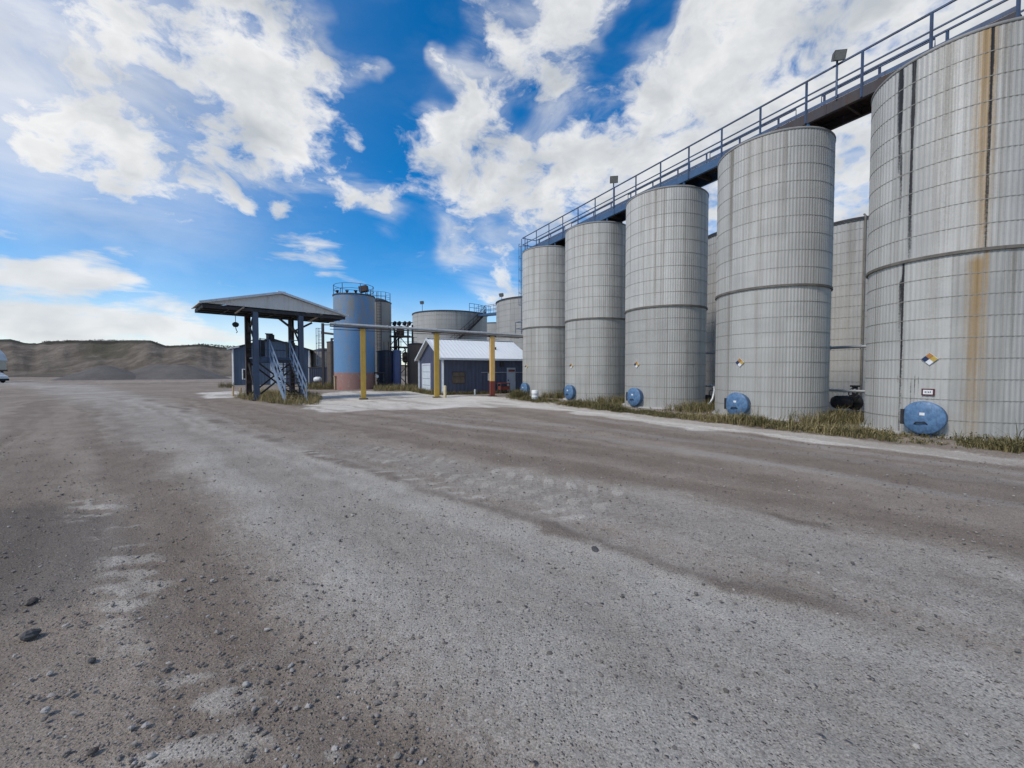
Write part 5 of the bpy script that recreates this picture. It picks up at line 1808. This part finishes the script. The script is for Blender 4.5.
# pole with crossbeam, ladder tower, dark container left of blue silo
po = thing("pipe_stand", 'dark upright pole with a crossbeam reaching to the blue silo', 'pole', (-18.3, 40, 0))
MB().bar((-18.35, 40, 0), (-18.35, 40, 6.35), .2, .2).build("column", M_DARK, po)
MB().bar((-17.55, 40.1, 0), (-17.55, 40.1, 4.9), .16, .16).build("column", M_DARK, po)
bm_ = MB(); bm_.bar((-18.5, 40, 5.45), (-16.9, 40, 5.25), .14, .2); bm_.bar((-18.4, 40, 6.2), (-16.9, 40.0, 6.2), .06, .08); bm_.bar((-17.6, 40.1, 4.85), (-16.8, 40, 4.85), .1, .16)
bm_.build("crossbeam", M_RUSTSTEEL, po)
lt = thing("ladder_tower", 'thin free-standing caged access ladder behind the canopy, left of the dark pole', 'ladder', (-23, 50.5, 0))
l_ = MB()
for x in (-23.75, -23.25): l_.bar((x, 50.5, 0), (x, 50.5, 7.0), .05)
for z in np.arange(.3, 7, .35): l_.bar((-23.75, 50.5, z), (-23.25, 50.5, z), .035)
l_.build("ladder", M_BLUEGREY, lt)
cg = MB()
for z in np.arange(2.4, 7.1, .9): cg.tube([(-23.5 + .42 * math.cos(q), 50.5 - .7 * math.sin(q), z) for q in np.linspace(0, math.pi, 9)], .022, 6)
for q in (.3, 1.1, 2.0, 2.8): cg.bar((-23.5 + .42 * math.cos(q), 50.5 - .7 * math.sin(q), 2.4), (-23.5 + .42 * math.cos(q), 50.5 - .7 * math.sin(q), 6.9), .03)
cg.build("cage", M_BLUEGREY, lt)
ct = thing("container", 'low dark navy container right of the blue building', 'container', (-22.6, 49.5, 0))
b_ = MB(); b_.obox(-24.2, -21.9, 49.0, 51.2, .25, 2.1)
for x in np.arange(-24.1, -21.9, .22): b_.obox(x, x + .1, 48.96, 49.0, .35, 2.0)
b_.build("body", M_NAVY, ct)
MB().obox(-24.25, -21.85, 48.94, 51.25, 2.1, 2.2).build("lid", M_DARK, ct)
MB().obox(-24.1, -22.0, 49.1, 51.1, 0, .25).build("skid", M_RUSTSTEEL, ct)
bt = thing("water_trailer", 'small white round tank on a dark red frame in front of the dark container', 'trailer', (-21.2, 46, 0))
MB().lathe((-21.75, 46, .78), [(0, -.42), (.22, -.38), (.30, -.22), (.30, .22), (.22, .38), (0, .42)], 20, axis=(1, 0, 0)).build("tank", M_WHITE, bt)
f_ = MB(); f_.obox(-22.2, -21.2, 45.75, 46.25, .36, .48); f_.bar((-21.2, 46, .42), (-20.6, 46, .4), .06)
f_.build("frame", M_REDRUST, bt)
for y in (45.7, 46.3):
    MB().lathe((-21.75, y, .28), [(0, -.08), (.2, -.08), (.28, -.07), (.28, .07), (.2, .08), (0, .08)], 20, axis=(0, 1, 0)).build("wheel", M_BLACK, bt)

# ------------------------------------------------------------------ hopper machine and car at the far left
M_CREAMM = weathered("cream machine paint", (.42, .39, .32), (.36, .33, .27), dirt=(.2, .17, .13), scale=1, rough=.6)
M_PALEGREY = weathered("pale grey hood", (.50, .53, .55), (.44, .47, .49), scale=1, rough=.5)
hm = thing("hopper_machine", 'tall pale machine with a sloped grey hood at the left edge, below the hill', 'machine', (-81.8, 64, 0))
MB().poly([(-85.5, 63, 3.4), (-80.4, 63, 3.4), (-80.8, 63, 4.4), (-81.6, 63, 5.2), (-85.5, 63, 5.25)], (0, 2.6, 0)).build("hood", M_PALEGREY, hm)
b_ = MB(); b_.obox(-85.4, -80.5, 63.1, 65.5, 1.95, 3.38)
for x in np.arange(-85.1, -80.6, .6): b_.obox(x, x + .08, 63.03, 63.1, 1.95, 3.38)
b_.build("body", M_CREAMM, hm)
MB().obox(-85.5, -80.45, 63.0, 65.6, 1.72, 1.93).build("chassis", M_RUSTSTEEL, hm)
for x in (-84.9, -82.9, -81.0):
    for y in (63.25, 65.3):
        MB().bar((x, y, 0), (x, y, 1.75), .22, .22).build("leg", M_RUSTSTEEL, hm)

car = thing("parked_car", 'silver and black car at the left edge, its tail end showing', 'car', (-75.9, 60.2, 0))
M_CARW = weathered("silver car paint", (.55, .56, .57), (.5, .51, .52), dirt=(.3, .28, .26), dirt_amt=.3, scale=1, rough=.3, spec=.6)
M_CARGLASS = weathered("car glass", (.012, .014, .018), scale=3, rough=.12, spec=.7)
yl, yr = 59.3, 61.1
pts = [(-78.2, .35), (-78.2, .8), (-77.6, .98), (-76.9, 1.02), (-76.1, 1.5), (-74.3, 1.52), (-73.75, 1.1), (-73.45, 1.02), (-73.4, .6), (-73.5, .35)]
pts = [(x, z * .98) for x, z in pts]
MB().poly([(x, yl, z) for x, z in pts], (0, yr - yl, 0)).build("body", M_CARW, car, bevel=.06)
MB().obox(-78.22, -73.38, yl - .015, yr + .015, .30, .62).build("lower_trim", M_BLACK, car)
g_ = MB()
g_.poly([(-76.65, yl - .012, 1.05), (-76.0, yl - .012, 1.40), (-75.3, yl - .012, 1.42), (-75.3, yl - .012, 1.05)], (0, .01, 0))
g_.poly([(-75.2, yl - .012, 1.05), (-75.2, yl - .012, 1.42), (-74.4, yl - .012, 1.42), (-74.0, yl - .012, 1.08)], (0, .01, 0))
g_.build("side_window", M_CARGLASS, car)
for x in (-77.3, -74.25):
    for y in (yl + .06, yr - .06):
        w_ = MB().lathe((x, y, .33), [(0, -.1), (.22, -.1), (.31, -.09), (.33, -.05), (.33, .05), (.31, .09), (.22, .1), (0, .1)], 24, axis=(0, 1, 0)).build("wheel", M_BLACK, car)
        MB().lathe((x, y + (-.105 if y < 60 else .105), .33), [(0, -.01), (.20, -.01), (.20, .01), (0, .012)], 18, axis=(0, 1, 0)).build("rim", M_GALV, w_)
MB().obox(-73.46, -73.36, yl + .1, yl + .4, .72, .92).build("tail_light", M_REDRUST, car)

car.location.x -= 1.4

# ------------------------------------------------------------------ weeds
def weed_mat():
    m, t, b = new_mat("dry weeds")
    tv = t.n('ShaderNodeAttribute', attribute_name="tint").outputs['Fac']
    cr = t.n('ShaderNodeValToRGB')
    t.link(tv, cr.inputs[0])
    e = cr.color_ramp.elements
    e[0].color = (.050, .052, .020, 1); e[1].color = (.40, .32, .17, 1)
    for p, c in ((.3, (.112, .098, .044)), (.55, (.19, .158, .074)), (.8, (.29, .235, .11))):
        q = e.new(p); q.color = (*c, 1)
    t.link(cr.outputs[0], b.inputs['Base Color'])
    b.inputs['Roughness'].default_value = .85
    b.inputs['Specular IOR Level'].default_value = .15
    return m


M_WEED = weed_mat()


def weeds(label, spots, seed):
    """spots: (x, y, height, tint_mean); each a tuft of bent blades"""
    rng = random.Random(seed)
    V, F, cnt, val = [], [], [], []
    for (x, y, h, tm) in spots:
        nbl = rng.randint(7, 12)
        for _ in range(nbl):
            hh = h * rng.uniform(.45, 1.15)
            a = rng.uniform(0, 6.28)
            lean = rng.uniform(.15, 1.0) * hh
            w = rng.uniform(.004, .010)
            bx, by = x + rng.gauss(0, .06), y + rng.gauss(0, .06)
            sx, sy = -math.sin(a) * w, math.cos(a) * w
            dx, dy = math.cos(a), math.sin(a)
            o = len(V)
            V += [(bx - sx, by - sy, -.02), (bx + sx, by + sy, -.02), (bx + dx * lean * .35 + sx * .8, by + dy * lean * .35 + sy * .8, hh * .6),
                  (bx + dx * lean * .35 - sx * .8, by + dy * lean * .35 - sy * .8, hh * .6), (bx + dx * lean, by + dy * lean, hh)]
            F += [(o, o + 1, o + 2, o + 3), (o + 3, o + 2, o + 4)]
            cnt.append(5); val.append(min(1, max(0, rng.gauss(tm, .2))))
            if rng.random() < .25:
                for _k in range(3):
                    o = len(V)
                    c = Vector((bx + dx * lean * .6, by + dy * lean * .6, hh * rng.uniform(.5, .95)))
                    q = Vector((rng.gauss(0, 1), rng.gauss(0, 1), rng.gauss(.3, .5))).normalized() * rng.uniform(.03, .07)
                    s = q.cross(Vector((0, 0, 1))).normalized() * .014
                    V += [c, c + q * .5 + s, c + q, c + q * .5 - s]
                    F.append((o, o + 1, o + 2, o + 3))
                    cnt.append(4); val.append(min(1, max(0, rng.gauss(tm - .08, .2))))
    me = bpy.data.meshes.new("weeds")
    me.from_pydata(V, [], F)
    tint_attr(me, cnt, val)
    me.materials.append(M_WEED)
    o = bpy.data.objects.new("weeds", me)
    COL.objects.link(o)
    return tag(o, label, 'weeds', kind='stuff')


def silo_hit(x, y):
    p = Vector((x, y, 0))
    return any((p - c).length < SILO_R + .06 for c in SILOS)


rng = random.Random(21)
spots = []
EDGE = PX([(506, 399), (640, 415.2), (720, 423.5), (870, 440), (1024, 454.5), (1250, 476)])
eL = sum(math.dist(a, b) for a, b in zip(EDGE[:-1], EDGE[1:]))
for _ in range(3600):
    s = rng.random() * eL
    for a, b in zip(EDGE[:-1], EDGE[1:]):
        d = math.dist(a, b)
        if s <= d: break
        s -= d
    f = s / d
    x, y = a[0] + (b[0] - a[0]) * f, a[1] + (b[1] - a[1]) * f
    off = abs(rng.gauss(0, .9)) + rng.uniform(0, .6)
    x += NROW.x * off; y += NROW.y * off
    if silo_hit(x, y): continue
    clump = float(vnoise(np.array([x * .9]), np.array([y * .9]), 5)[0])
    if clump < .40 and rng.random() < .80: continue
    h = (.02 + .34 * max(0, clump - .12)) * rng.uniform(.45, 1.25) * (1.9 if rng.random() < .03 else 1) * (.55 if off < .25 else 1)
    spots.append((x, y, h,   .28 + .42 * float(vnoise(np.array([x * .7 + 9]), np.array([y * .7]), 8)[0])))
# taller weeds between the silos
for k in range(4):
    mid = (SILOS[k] + SILOS[k + 1]) / 2
    for _ in range(150):
        p = mid + NROW * rng.uniform(-1.9, 1.0) + DROW * rng.gauss(0, .5)
        if silo_hit(p.x, p.y): continue
        spots.append((p.x, p.y, rng.uniform(.25, .55), rng.uniform(.3, .6)))
# left of the far silo / shed end
for _ in range(260):
    x, y = G(rng.gauss(519, 5), 398.5)
    spots.append((x, y + rng.uniform(0, 1.2), rng.uniform(.25, .6), rng.uniform(.3, .55)))
weeds('dry green and straw coloured weeds along the feet of the silos', spots, 31)
spots = []
ISL = PX([(234, 398), (262, 402), (290, 405.5), (318, 404.5), (322, 398), (300, 394.5), (262, 393)])
ix0, ix1 = min(p[0] for p in ISL), max(p[0] for p in ISL)
iy0, iy1 = min(p[1] for p in ISL), max(p[1] for p in ISL)
while len(spots) < 1000:
    x, y = rng.uniform(ix0, ix1), rng.uniform(iy0, iy1)
    if in_poly(np.array([x]), np.array([y]), ISL)[0]:
        spots.append((x, y, rng.uniform(.1, .55), rng.uniform(.55, .95)))
weeds('straw coloured weeds around the canopy posts and stair', spots, 32)
spots = []
for _ in range(520):
    px = rng.uniform(374, 417)
    y = rng.uniform(35.5, 42)
    spots.append(((px - 512) / FPX * y, y, rng.uniform(.12, .65), rng.uniform(.45, .8)))
for _ in range(300):
    l = rng.uniform(-.2, 7)
    p = sp(l, -rng.uniform(.05, .3), 0)
    spots.append((p.x, p.y, rng.uniform(.1, .3), rng.uniform(.3, .7)))
for _ in range(350):
    w = rng.uniform(0, 7.5)
    p = sp(-rng.uniform(.1, .9), w, 0)
    spots.append((p.x, p.y, rng.uniform(.15, .45), rng.uniform(.3, .7)))
for _ in range(420):
    px = rng.uniform(300, 334)
    y = rng.uniform(38, 46)
    spots.append(((px - 512) / FPX * y, y, rng.uniform(.3, .7), rng.uniform(.3, .6)))
for _ in range(45):
    px = rng.uniform(219, 234)
    y = rng.uniform(42, 48)
    spots.append(((px - 512) / FPX * y, y, rng.uniform(.3, .7), rng.uniform(.2, .5)))
weeds('rough weeds around the shed, the small tanks and the blue building', spots, 33)
